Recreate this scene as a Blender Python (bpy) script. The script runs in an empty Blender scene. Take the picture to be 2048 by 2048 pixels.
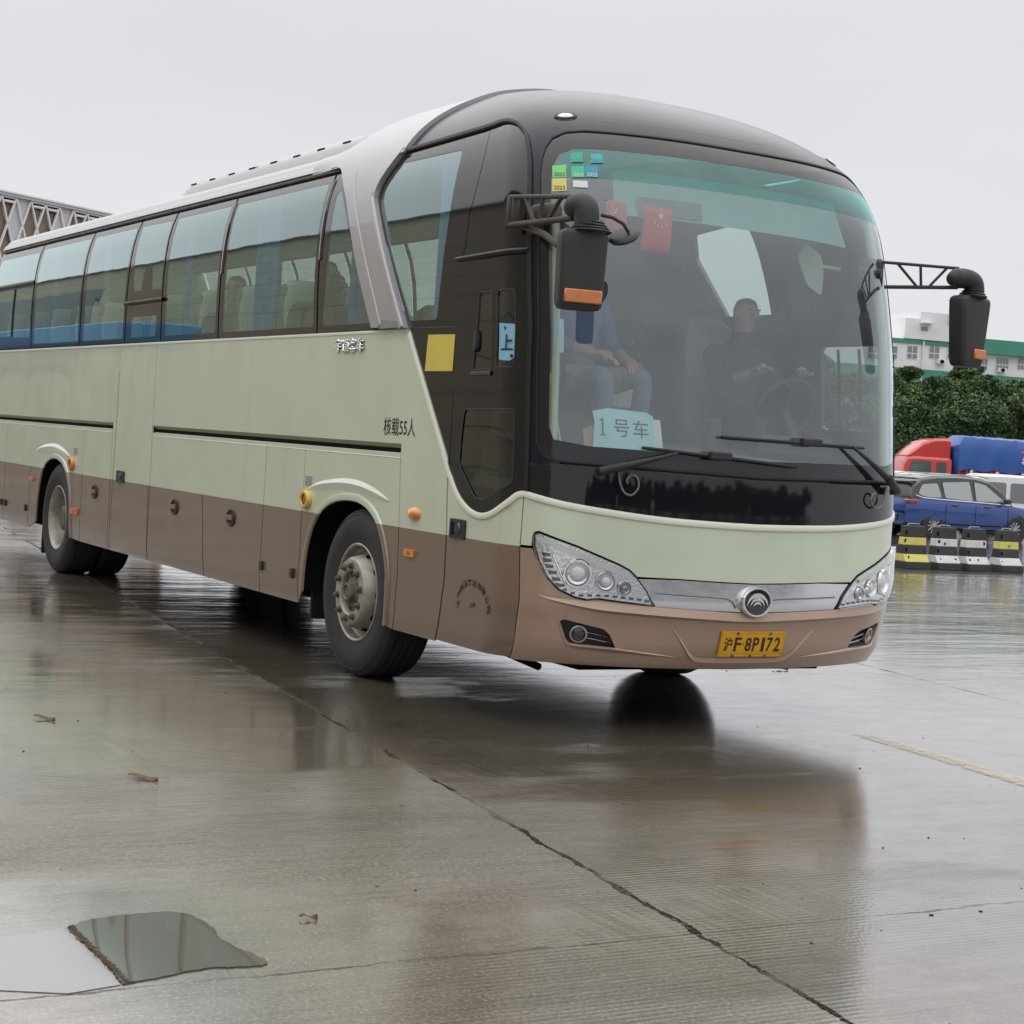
import bpy, bmesh, math, random
from mathutils import Vector, Matrix, Euler
from mathutils.geometry import delaunay_2d_cdt
PI=math.pi
sc=bpy.context.scene; col=sc.collection
random.seed(7)
# ---------------------------------------------------------------- camera
cam=bpy.data.objects.new('camera',bpy.data.cameras.new('camera')); col.objects.link(cam); sc.camera=cam
cam.data.sensor_width=36; cam.data.lens=3559.23/2048*36; cam.data.clip_start=0.1; cam.data.clip_end=3000
yaw,pit,rol=2.6197,-0.0376,0.0666
dv=Vector((math.cos(pit)*math.cos(yaw),math.cos(pit)*math.sin(yaw),math.sin(pit)))
rv=dv.cross(Vector((0,0,1))).normalized(); uv=rv.cross(dv)
r2=math.cos(rol)*rv+math.sin(rol)*uv; u2=-math.sin(rol)*rv+math.cos(rol)*uv
M=Matrix((r2,u2,-dv)).transposed().to_4x4(); M.translation=Vector((10.0,-5.925,1.4916)); cam.matrix_world=M
# ---------------------------------------------------------------- sky, sun, exposure
w=bpy.data.worlds.new('World'); sc.world=w; w.use_nodes=True
nt=w.node_tree; nt.nodes.clear()
def wn(t,**k):
    n=nt.nodes.new(t)
    for a,b in k.items(): setattr(n,a,b)
    return n
SUN_EL,SUN_AZ=math.radians(58),math.radians(200)
sky=wn('ShaderNodeTexSky',sky_type='NISHITA',sun_disc=False,sun_elevation=SUN_EL,sun_rotation=PI/2-SUN_AZ)
hs=wn('ShaderNodeHueSaturation'); hs.inputs['Saturation'].default_value=0.05
nt.links.new(sky.outputs[0],hs.inputs['Color'])
geo=wn('ShaderNodeNewGeometry'); sep=wn('ShaderNodeSeparateXYZ'); nt.links.new(geo.outputs['Incoming'],sep.inputs[0])
ramp=wn('ShaderNodeValToRGB'); el=ramp.color_ramp.elements
mp=wn('ShaderNodeMath',operation='MULTIPLY'); mp.inputs[1].default_value=-1; nt.links.new(sep.outputs[2],mp.inputs[0]); nt.links.new(mp.outputs[0],ramp.inputs[0])
el[0].position=0.0; el[0].color=(0.72,0.735,0.76,1)
el[1].position=1.0; el[1].color=(1.0,0.985,0.965,1)
e=el.new(0.20); e.color=(0.68,0.685,0.72,1)
e=el.new(0.28); e.color=(0.70,0.705,0.735,1)
e=el.new(0.55); e.color=(0.98,0.98,0.99,1)
sm=wn('ShaderNodeVectorMath',operation='SCALE'); nt.links.new(ramp.outputs[0],sm.inputs[0])
# a layer of cloud is brightest overhead
zr=wn('ShaderNodeMapRange'); zr.inputs[1].default_value=0.28; zr.inputs[2].default_value=1.0; zr.inputs[3].default_value=10.0; zr.inputs[4].default_value=17.5; nt.links.new(mp.outputs[0],zr.inputs[0]); nt.links.new(zr.outputs[0],sm.inputs[3])
mix=wn('ShaderNodeMix',data_type='RGBA'); mix.inputs[0].default_value=0.93
nt.links.new(hs.outputs[0],mix.inputs[6]); nt.links.new(sm.outputs[0],mix.inputs[7])
cn=wn('ShaderNodeTexNoise'); cn.inputs['Scale'].default_value=2.2; cn.inputs['Detail'].default_value=5; cmap=wn('ShaderNodeMapping'); cmap.inputs['Scale'].default_value=(1,1,3.2); nt.links.new(geo.outputs['Incoming'],cmap.inputs[0]); nt.links.new(cmap.outputs[0],cn.inputs[0])
cr_=wn('ShaderNodeMapRange'); cr_.inputs[1].default_value=.3; cr_.inputs[2].default_value=.7; cr_.inputs[3].default_value=1.0; cr_.inputs[4].default_value=1.09; nt.links.new(cn.outputs[0],cr_.inputs[0])
cm=wn('ShaderNodeVectorMath',operation='SCALE'); nt.links.new(mix.outputs[2],cm.inputs[0]); nt.links.new(cr_.outputs[0],cm.inputs[3])
bg=wn('ShaderNodeBackground'); bg.inputs[1].default_value=0.1; nt.links.new(cm.outputs[0],bg.inputs[0])
wo=wn('ShaderNodeOutputWorld'); nt.links.new(bg.outputs[0],wo.inputs[0])
sun=bpy.data.objects.new('sun',bpy.data.lights.new('sun','SUN')); col.objects.link(sun)
sun.data.energy=0.6; sun.data.angle=math.radians(115); sun.data.color=(1,0.97,0.93)
sd=Vector((math.cos(SUN_EL)*math.cos(SUN_AZ),math.cos(SUN_EL)*math.sin(SUN_AZ),math.sin(SUN_EL)))
sun.rotation_euler=sd.to_track_quat('Z','Y').to_euler(); sun.location=(0,0,40)
sc.view_settings.view_transform='Standard'; sc.view_settings.look='None'; sc.view_settings.exposure=0.09; sc.view_settings.gamma=1
sc.render.engine='CYCLES'; sc.cycles.max_bounces=10; sc.cycles.transparent_max_bounces=16; sc.cycles.caustics_reflective=False; sc.cycles.caustics_refractive=False
try: sc.cycles.use_denoising=True
except Exception: pass
# ---------------------------------------------------------------- materials
def s2l(c): return tuple(((v/255)/12.92 if v/255<=0.04045 else (((v/255)+0.055)/1.055)**2.4) for v in c)
MAT={}
def mat(name,colr,rough=0.5,metal=0.0,coat=0.0,spec=0.5,bump=0,bscale=20,var=0,vscale=3,emit=None,alpha=None,dirt=None):
    if name in MAT: return MAT[name]
    m=bpy.data.materials.new(name); m.use_nodes=True; n=m.node_tree; b=n.nodes['Principled BSDF']
    b.inputs['Base Color'].default_value=(*colr,1); b.inputs['Roughness'].default_value=rough; b.inputs['Metallic'].default_value=metal
    b.inputs['Coat Weight'].default_value=coat; b.inputs['Coat Roughness'].default_value=0.04; b.inputs['Specular IOR Level'].default_value=spec
    tc=n.nodes.new('ShaderNodeTexCoord')
    if var:
        no=n.nodes.new('ShaderNodeTexNoise'); no.inputs['Scale'].default_value=vscale; no.inputs['Detail'].default_value=6; n.links.new(tc.outputs['Object'],no.inputs[0])
        cr=n.nodes.new('ShaderNodeValToRGB'); cr.color_ramp.elements[0].position=0.3; cr.color_ramp.elements[1].position=0.75
        cr.color_ramp.elements[0].color=(*[c*(1-var) for c in colr],1); cr.color_ramp.elements[1].color=(*[min(1,c*(1+var)) for c in colr],1)
        n.links.new(no.outputs[0],cr.inputs[0]); n.links.new(cr.outputs[0],b.inputs['Base Color'])
        rr=n.nodes.new('ShaderNodeMapRange'); rr.inputs[3].default_value=max(0.02,rough*0.8); rr.inputs[4].default_value=min(1,rough*1.25); n.links.new(no.outputs[0],rr.inputs[0]); n.links.new(rr.outputs[0],b.inputs['Roughness'])
    if bump:
        no=n.nodes.new('ShaderNodeTexNoise'); no.inputs['Scale'].default_value=bscale; no.inputs['Detail'].default_value=4; n.links.new(tc.outputs['Object'],no.inputs[0])
        bp=n.nodes.new('ShaderNodeBump'); bp.inputs['Strength'].default_value=1; bp.inputs['Distance'].default_value=bump; n.links.new(no.outputs[0],bp.inputs['Height']); n.links.new(bp.outputs[0],b.inputs['Normal'])
        if coat: n.links.new(bp.outputs[0],b.inputs['Coat Normal'])
    if emit: b.inputs['Emission Color'].default_value=(*emit,1); b.inputs['Emission Strength'].default_value=1
    MAT[name]=m; return m
def glass(name,tint,ior=1.5,rough=0.0,gl=(1,1,1),bump=0.0006,film=0.0):
    m=bpy.data.materials.new(name); m.use_nodes=True; n=m.node_tree; n.nodes.clear()
    o=n.nodes.new('ShaderNodeOutputMaterial'); mx=n.nodes.new('ShaderNodeMixShader'); t=n.nodes.new('ShaderNodeBsdfTransparent'); g=n.nodes.new('ShaderNodeBsdfGlossy')
    ge=n.nodes.new('ShaderNodeNewGeometry'); dt=n.nodes.new('ShaderNodeVectorMath'); dt.operation='DOT_PRODUCT'; n.links.new(ge.outputs['Incoming'],dt.inputs[0]); n.links.new(ge.outputs['Normal'],dt.inputs[1])
    def mm(op,a,b=None):
        q=n.nodes.new('ShaderNodeMath'); q.operation=op
        for i,v in enumerate((a,b)):
            if v is None: continue
            if isinstance(v,(int,float)): q.inputs[i].default_value=v
            else: n.links.new(v,q.inputs[i])
        return q.outputs[0]
    F0=((ior-1)/(ior+1))**2; f=n.nodes.new('ShaderNodeMath'); f.operation='ADD'; f.inputs[1].default_value=F0
    n.links.new(mm('MULTIPLY',mm('POWER',mm('SUBTRACT',1.0,mm('ABSOLUTE',dt.outputs['Value'])),5.0),1-F0),f.inputs[0]); t.inputs[0].default_value=(*tint,1); g.inputs['Roughness'].default_value=rough; g.inputs[0].default_value=(*gl,1)
    fm=n.nodes.new('ShaderNodeMath'); fm.operation='MULTIPLY'; fm.inputs[1].default_value=1.75; fm.use_clamp=True
    tc=n.nodes.new('ShaderNodeTexCoord'); no=n.nodes.new('ShaderNodeTexNoise'); no.inputs['Scale'].default_value=1.6; no.inputs['Detail'].default_value=1; n.links.new(tc.outputs['Object'],no.inputs[0])
    bp=n.nodes.new('ShaderNodeBump'); bp.inputs['Distance'].default_value=bump*12; bp.inputs['Strength'].default_value=1; n.links.new(no.outputs[0],bp.inputs['Height'])
    n.links.new(bp.outputs[0],g.inputs['Normal']); 
    n.links.new(f.outputs[0],fm.inputs[0]); n.links.new(fm.outputs[0],mx.inputs[0]); n.links.new(t.outputs[0],mx.inputs[1]); n.links.new(g.outputs[0],mx.inputs[2]); n.links.new(mx.outputs[0],o.inputs[0])
    if film:   # thin road film, its pale haze added to lift the dark cabin
        df=n.nodes.new('ShaderNodeBsdfDiffuse'); df.inputs[0].default_value=(.75,.78,.8,1); m2=n.nodes.new('ShaderNodeMixShader'); ns=n.nodes.new('ShaderNodeTexNoise'); ns.inputs['Scale'].default_value=3.5; ns.inputs['Detail'].default_value=8; n.links.new(tc.outputs['Object'],ns.inputs[0]); rr_=n.nodes.new('ShaderNodeMapRange'); rr_.inputs[1].default_value=.3; rr_.inputs[2].default_value=.7; rr_.inputs[3].default_value=film*.6; rr_.inputs[4].default_value=film*1.4; n.links.new(ns.outputs[0],rr_.inputs[0]); n.links.new(rr_.outputs[0],m2.inputs[0]); n.links.new(mx.outputs[0],m2.inputs[1]); n.links.new(df.outputs[0],m2.inputs[2]); n.links.new(m2.outputs[0],o.inputs[0])
    MAT[name]=m; return m
# ---------------------------------------------------------------- object helpers
def tag(o,label=None,cat=None,group=None,kind=None):
    if label: o['label']=label
    if cat: o['category']=cat
    if group: o['group']=group
    if kind: o['kind']=kind
    return o
def empty(name,loc=(0,0,0),rz=0,label=None,cat=None,group=None):
    o=bpy.data.objects.new(name,None); col.objects.link(o); o.location=loc; o.rotation_euler=(0,0,rz); o.empty_display_size=0.2
    return tag(o,label,cat,group)
def link(name,me,m,parent=None):
    o=bpy.data.objects.new(name,me); col.objects.link(o)
    if m is not None and len(me.materials)==0: me.materials.append(m)
    if parent: o.parent=parent
    return o
class MB:
    def __init__(s): s.v=[]; s.f=[]; s.mi=[]; s.cur=0; s.mats=[]
    def m(s,mt):
        if mt not in s.mats: s.mats.append(mt)
        s.cur=s.mats.index(mt); return s
    def add(s,vs,fs):
        b=len(s.v); s.v+=[tuple(x) for x in vs]; s.f+=[tuple(i+b for i in f) for f in fs]; s.mi+=[s.cur]*len(fs); return s
    def box(s,c,h,rot=None):
        # c centre, h half sizes
        vs=[Vector((x*h[0],y*h[1],z*h[2])) for x in(-1,1) for y in(-1,1) for z in(-1,1)]
        if rot is not None: vs=[rot@v for v in vs]
        vs=[v+Vector(c) for v in vs]
        return s.add(vs,[(0,1,3,2),(4,6,7,5),(0,4,5,1),(2,3,7,6),(0,2,6,4),(1,5,7,3)])
    def bbox(s,c,h,b=0.01,rot=None):
        # chamfered box
        x,y,z=h; b=min(b,x*.49,y*.49,z*.49); vs=[]
        for sx in(-1,1):
            for sy in(-1,1):
                for sz in(-1,1):
                    vs+=[Vector((sx*x,sy*(y-b),sz*(z-b))),Vector((sx*(x-b),sy*y,sz*(z-b))),Vector((sx*(x-b),sy*(y-b),sz*z))]
        bm=bmesh.new(); bv=[bm.verts.new(v) for v in vs]; r=bmesh.ops.convex_hull(bm,input=bv)
        bm.verts.index_update(); P=[v.co.copy() for v in bm.verts]
        if rot is not None: P=[rot@p for p in P]
        P=[p+Vector(c) for p in P]; F=[tuple(v.index for v in f.verts) for f in bm.faces]; bm.free(); return s.add(P,F)
    def tube(s,pts,r,n=10,cap=True,rs=None):
        pts=[Vector(p) for p in pts]; vs=[]; fs=[]; up=None
        for i,p in enumerate(pts):
            t=(pts[min(i+1,len(pts)-1)]-pts[max(i-1,0)]).normalized()
            if up is None: up=t.orthogonal().normalized()
            up=(up-t*up.dot(t)).normalized(); sd_=t.cross(up); rr=rs[i] if rs else r
            for k in range(n):
                a=2*PI*k/n; vs.append(p+rr*(math.cos(a)*up+math.sin(a)*sd_))
        for i in range(len(pts)-1):
            for k in range(n): fs.append((i*n+k,i*n+(k+1)%n,(i+1)*n+(k+1)%n,(i+1)*n+k))
        if cap: fs.append(tuple(range(n))[::-1]); fs.append(tuple((len(pts)-1)*n+k for k in range(n)))
        return s.add(vs,fs)
    def lathe(s,prof,c,ax='y',n=48,sgn=1):
        # prof list of (r, t) along axis
        vs=[];fs=[]
        for r,t in prof:
            for k in range(n):
                a=2*PI*k/n; q=(r*math.cos(a),sgn*t,r*math.sin(a))
                if ax=='x': q=(sgn*t,r*math.cos(a),r*math.sin(a))
                if ax=='z': q=(r*math.cos(a),r*math.sin(a),sgn*t)
                vs.append((q[0]+c[0],q[1]+c[1],q[2]+c[2]))
        for i in range(len(prof)-1):
            for k in range(n): fs.append((i*n+k,i*n+(k+1)%n,(i+1)*n+(k+1)%n,(i+1)*n+k))
        return s.add(vs,fs)
    def prism(s,poly,origin,ex,ey,th):
        # flat polygon (list of (a,b)) in plane origin+a*ex+b*ey, extruded by vector th
        ex,ey,o,th=Vector(ex),Vector(ey),Vector(origin),Vector(th); n=len(poly)
        A=[o+ex*a+ey*b for a,b in poly]; B=[p+th for p in A]
        tr=tri2(poly)
        return s.add(A+B,[t for t in tr]+[tuple(i+n for i in reversed(t)) for t in tr]+[(i,(i+1)%n,n+(i+1)%n,n+i) for i in range(n)])
    def build(s,name,m=None,parent=None,smooth=None,weld=False):
        me=bpy.data.meshes.new(name); me.from_pydata(s.v,[],s.f)
        if s.mats:
            for x in s.mats: me.materials.append(x)
            me.polygons.foreach_set('material_index',s.mi)
        bm=bmesh.new(); bm.from_mesh(me)
        if weld: bmesh.ops.remove_doubles(bm,verts=bm.verts,dist=1e-5)
        bmesh.ops.recalc_face_normals(bm,faces=bm.faces); bm.to_mesh(me); bm.free()
        if smooth is not None:
            me.polygons.foreach_set('use_smooth',[True]*len(me.polygons)); me.set_sharp_from_angle(angle=math.radians(smooth))
        me.update(); return link(name,me,m,parent)
def tri2(poly):
    from mathutils.geometry import tessellate_polygon
    return tessellate_polygon([[Vector((a,b,0)) for a,b in poly]])
def rrect(cx,cy,hw,hh,r,n=4):
    out=[]
    for sx,sy,a0 in((1,1,0),(-1,1,90),(-1,-1,180),(1,-1,270)):
        for k in range(n+1):
            a=math.radians(a0+90*k/n); out.append((cx+sx*(hw-r)+r*math.cos(a),cy+sy*(hh-r)+r*math.sin(a)))
    return out
def ell(cx,cy,rx,ry,n=24): return [(cx+rx*math.cos(2*PI*k/n),cy+ry*math.sin(2*PI*k/n)) for k in range(n)]
def roundpoly(P,r=0.03,n=4):
    out=[]; N=len(P)
    for i in range(N):
        p=Vector(P[i]); a=Vector(P[i-1])-p; b=Vector(P[(i+1)%N])-p
        k=min(r,a.length*.45,b.length*.45); A=p+a.normalized()*k; B=p+b.normalized()*k
        for j in range(n+1):
            t=j/n; out.append(tuple(A*(1-t)**2+p*2*t*(1-t)+B*t*t))
    return out
def smooth_path(P,n=4,closed=False):
    # Catmull-Rom
    P=[Vector(p) for p in P]; out=[]; N=len(P)
    rng=range(N if closed else N-1)
    for i in rng:
        p1,p2=P[i],P[(i+1)%N]; p0=P[i-1] if (i>0 or closed) else p1; p3=P[(i+2)%N] if (closed or i+2<N) else p2
        for j in range(n):
            t=j/n; out.append(tuple(0.5*((2*p1)+(p2-p0)*t+(2*p0-5*p1+4*p2-p3)*t*t+(3*p1-p0-3*p2+p3)*t**3)))
    if not closed: out.append(tuple(P[-1]))
    return out
# --- coach surface
# wrap surface of the coach: u runs along the door side to the nose and round to the other side, z is height
XB=-0.9; U0=1.75
def dims(z):
    if z<=2.1: W=1.275; X=2.35-0.042*max(0,z-1.2)
    else:
        s=(z-2.1)/1.7395; t=(z-2.1)/1.15
        s=min(s,0.99999)
        W=(1.275-0.100*t**3)*(1-s**7.55)**(1/1.002)
        X=XB+(2.312-0.1824*t-XB)*(1-s**5.8)**(1/1.268)
    if z<0.72: X-=0.20*(0.72-z)**1.0*min(1,(0.72-z)/0.12)
    if z<0.46: W-=0.5*(0.46-z)**2*2; X-=1.7*(0.46-z)**1.6
    D=min(0.6,X-XB)
    return W,X,D
NN,MM=2.59,1.875
_T=[]
def _tab():
    N=400; L=0; p=None
    for i in range(N+1):
        th=(math.pi/2)*(1-i/N)
        x=max(0,math.cos(th))**(2/MM)*0.6; y=1.275*math.sin(th)**(2/NN)
        if p: L+=math.hypot(x-p[0],y-p[1])
        _T.append((L,th)); p=(x,y)
_tab()
UL=_T[-1][0]; UM=U0+UL
def th_of(l):
    l=max(0,min(UL,l)); lo,hi=0,len(_T)-1
    while hi-lo>1:
        m=(lo+hi)//2
        if _T[m][0]<=l: lo=m
        else: hi=m
    a,b=_T[lo],_T[hi]; return a[1]+(b[1]-a[1])*((l-a[0])/max(1e-9,b[0]-a[0]))
def SP(u,z):
    p=SP0(u,z)
    if p[1]<=0: return p
    t=min(1,p[1]/1.1); k=.085 if z<1.3 else (.085-.063*min(1,(z-1.3)/1.35))
    return (p[0],p[1]*(1+k*t*t*(3-2*t)),z)
def SP0(u,z):
    sg=-1
    if u>UM: u=2*UM-u; sg=1
    W,X,D=dims(z); xs=X-D
    if u<=XB: return (u,sg*W,z)
    if u<=U0: return (XB+(u-XB)*(xs-XB)/(U0-XB),sg*W,z)
    th=th_of(u-U0)
    return (xs+D*max(0,math.cos(th))**(2/MM), sg*W*max(0,math.sin(th))**(2/NN), z)
def SN(u,z):
    e=1e-3 if abs(u-UM)>2e-3 else 1e-2
    a=SP(u-e,z);b=SP(u+e,z);c=SP(u,z-e);d=SP(u,z+e)
    t=[b[i]-a[i] for i in range(3)];s=[d[i]-c[i] for i in range(3)]
    n=[t[1]*s[2]-t[2]*s[1],t[2]*s[0]-t[0]*s[2],t[0]*s[1]-t[1]*s[0]]
    l=math.sqrt(sum(k*k for k in n)) or 1
    return tuple(k/l for k in n)
def SO(u,z,d=0.0):
    p=SP(u,z)
    if d==0: return p
    n=SN(u,z); return tuple(p[i]+d*n[i] for i in range(3))
# ---------------------------------------------------------------- panels on the coach surface
def pip(x,y,P):
    c=False; j=len(P)-1
    for i in range(len(P)):
        xi,yi=P[i]; xj,yj=P[j]
        if (yi>y)!=(yj>y) and x<(xj-xi)*(y-yi)/(yj-yi)+xi: c=not c
        j=i
    return c
def gridlines(a,b,fine):
    out=[]; x=a
    while x<b: out.append(x); x+=fine(x)
    return out
def fu(u): return 0.055 if 1.55<u<2*UM-1.55 else (0.25 if u<-1.2 or u>2*UM+1.2 else 0.2)
def fz(z): return 0.07 if z>2.05 else (0.06 if z<0.75 else 0.25)
def densify(P,closed=True):
    out=[]; N=len(P)
    for i in range(N if closed else N-1):
        a=P[i]; b=P[(i+1)%N]; L=math.hypot(b[0]-a[0],b[1]-a[1])
        mu=(a[0]+b[0])/2; mz=(a[1]+b[1])/2
        st=0.06 if (1.5<max(a[0],b[0]) and min(a[0],b[0])<2*UM-1.5) else (0.12 if max(a[1],b[1])>2.1 or min(a[1],b[1])<.72 else 0.4)
        k=max(1,math.ceil(L/st))
        for j in range(k): out.append((a[0]+(b[0]-a[0])*j/k,a[1]+(b[1]-a[1])*j/k))
    if not closed: out.append(tuple(P[-1]))
    return out
def panel(name,poly,m,parent,d=0.0,th=0.014,holes=(),dfun=None,label=None):
    loops=[densify([tuple(p) for p in poly])]+[densify([tuple(p) for p in h]) for h in holes]
    vs=[];ed=[];rng=[]
    for L in loops:
        b=len(vs); vs+=[Vector(p) for p in L]; n=len(L); ed+=[(b+i,b+(i+1)%n) for i in range(n)]; rng.append((b,n))
    us=[p[0] for p in loops[0]]; zs=[p[1] for p in loops[0]]
    fine=[]
    for u in gridlines(math.floor(min(us)*20)/20+.013,max(us),fu):
        for z in gridlines(math.floor(min(zs)*20)/20+.017,max(zs),fz):
            if pip(u,z,loops[0]) and not any(pip(u,z,h) for h in loops[1:]): 
                fine.append((u,z))
    # drop grid points too near the outlines
    edge=[(v.x,v.y) for v in vs]; cell={}
    for x,y in edge: cell.setdefault((int(x/.02),int(y/.02)),1)
    for u,z in fine:
        k=(int(u/.02),int(z/.02))
        if any((k[0]+i,k[1]+j) in cell for i in(-1,0,1) for j in(-1,0,1)): continue
        vs.append(Vector((u,z)))
    r=delaunay_2d_cdt(vs,ed,[],0,1e-6)
    V=[tuple(v) for v in r[0]]; F=[]
    for t in r[2]:
        cx=sum(V[i][0] for i in t)/3; cy=sum(V[i][1] for i in t)/3
        if pip(cx,cy,loops[0]) and not any(pip(cx,cy,h) for h in loops[1:]): F.append(tuple(t))
    dd=(lambda u,z:d) if dfun is None else dfun
    pos=[];nrm=[]
    for u,z in V: pos.append(SO(u,z,dd(u,z))); nrm.append(SN(u,z))
    nf=[]
    for t in F:
        a,b,c=[Vector(pos[i]) for i in t]
        if (b-a).cross(c-a).dot(Vector(nrm[t[0]]))<0: t=t[::-1]
        nf.append(t)
    # rim
    if th>0:
        for L in loops:
            n=len(L); ar=sum(L[i][0]*L[(i+1)%n][1]-L[(i+1)%n][0]*L[i][1] for i in range(n))
            for i in range(n):
                (u1,z1),(u2,z2)=L[i],L[(i+1)%n]
                A=Vector(SO(u1,z1,dd(u1,z1)));B=Vector(SO(u2,z2,dd(u2,z2)));Cc=Vector(SO(u2,z2,dd(u2,z2)-th));Dd=Vector(SO(u1,z1,dd(u1,z1)-th))
                nn=(B-A).cross(Vector(SN(u1,z1)))
                if nn.length<1e-9: continue
                nn.normalize()
                if (ar<0)!=(L is not loops[0]): nn=-nn
                k=len(pos); pos+=[A,B,Cc,Dd]; nrm+=[tuple(nn)]*4
                f=(k,k+1,k+2,k+3)
                if (B-A).cross(Cc-A).dot(nn)<0: f=f[::-1]
                nf.append(f)
    me=bpy.data.meshes.new(name); me.from_pydata([tuple(p) for p in pos],[],nf)
    me.polygons.foreach_set('use_smooth',[True]*len(me.polygons)); me.update()
    me.normals_split_custom_set_from_vertices([tuple(x) for x in nrm])
    o=link(name,me,m,parent)
    if label: o['label']=label
    return o
def ridge(name,path,wd,h,m,parent,d=0.0,prof=None,closed=False,taper=False):
    # raised strip along a path in (u,z); prof = list of (across -1..1, height 0..1)
    prof=prof or [(-1,0),(-0.8,0.7),(0,1),(0.8,0.7),(1,0)]
    P=densify(path,closed); n=len(P); vs=[];fs=[]
    for i in range(n):
        a=P[i-1] if (i>0 or closed) else P[i]; b=P[(i+1)%n] if (i<n-1 or closed) else P[i]
        tx,ty=b[0]-a[0],b[1]-a[1]; L=math.hypot(tx,ty) or 1; nx,ny=-ty/L,tx/L
        k=1 if not taper else (max(0.06,math.sin(PI*min(1,max(0,i/(n-1))))) if taper is True else min(1,.05+abs(P[i][0]-P[0][0])/taper,.05+abs(P[i][0]-P[-1][0])/taper))
        for s,hh in prof: vs.append(SO(P[i][0]+nx*s*wd/2*k,P[i][1]+ny*s*wd/2*k,d+hh*h*k))
    q=len(prof)
    for i in range(n if closed else n-1):
        for j in range(q-1): fs.append((i*q+j,i*q+j+1,((i+1)%n)*q+j+1,((i+1)%n)*q+j))
    mb=MB(); mb.add(vs,fs); return mb.build(name,m,parent,smooth=50)
def text_on(name,body,m,parent,u,z,hgt,wid,d=0.003,th=0.0,ang=0,slant=0,bold=0.0,polar=None):
    c=bpy.data.curves.new('t','FONT'); c.body=body; c.offset=bold; c.resolution_u=3
    o=bpy.data.objects.new('t',c); col.objects.link(o); bpy.context.view_layer.update()
    me=bpy.data.meshes.new_from_object(o.evaluated_get(bpy.context.evaluated_depsgraph_get()))
    bpy.data.objects.remove(o); bpy.data.curves.remove(c)
    xs=[v.co.x for v in me.vertices]; ys=[v.co.y for v in me.vertices]; x0,x1,y0,y1=min(xs),max(xs),min(ys),max(ys)
    for v in me.vertices:
        a=(v.co.x-x0)/(x1-x0)-.5; b=(v.co.y-y0)/(y1-y0)-.5
        x=a*wid+b*hgt*slant; y=b*hgt
        v.co=Vector((x*math.cos(ang)-y*math.sin(ang)+u,x*math.sin(ang)+y*math.cos(ang)+z,0))
    if th>0:
        bm=bmesh.new(); bm.from_mesh(me); r=bmesh.ops.extrude_face_region(bm,geom=bm.faces[:])
        for g in r['geom']:
            if isinstance(g,bmesh.types.BMVert): g.co.z+=th
        bm.to_mesh(me); bm.free()
    for v in me.vertices: v.co=Vector(SO(v.co.x,v.co.y,d+v.co.z)) if name!='flat' else v.co
    bm=bmesh.new(); bm.from_mesh(me); bmesh.ops.recalc_face_normals(bm,faces=bm.faces); bm.to_mesh(me); bm.free()
    me.materials.clear(); me.name=name
    return link(name,me,m,parent)
def flat_text(name,body,m,parent,origin,ex,ey,wid,hgt,bold=0.0,slant=0):
    c=bpy.data.curves.new('t','FONT'); c.body=body; c.offset=bold; c.resolution_u=3
    o=bpy.data.objects.new('t',c); col.objects.link(o); bpy.context.view_layer.update()
    me=bpy.data.meshes.new_from_object(o.evaluated_get(bpy.context.evaluated_depsgraph_get()))
    bpy.data.objects.remove(o); bpy.data.curves.remove(c)
    xs=[v.co.x for v in me.vertices]; ys=[v.co.y for v in me.vertices]; x0,x1,y0,y1=min(xs),max(xs),min(ys),max(ys)
    ex,ey,o3=Vector(ex),Vector(ey),Vector(origin)
    for v in me.vertices:
        a=((v.co.x-x0)/(x1-x0)-.5)*wid; b=((v.co.y-y0)/(y1-y0)-.5)*hgt; v.co=o3+ex*(a+b*slant)+ey*b
    me.materials.clear(); return link(name,me,m,parent)
def mir(P): return [(2*UM-p[0],p[1]) for p in reversed(P)]
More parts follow.
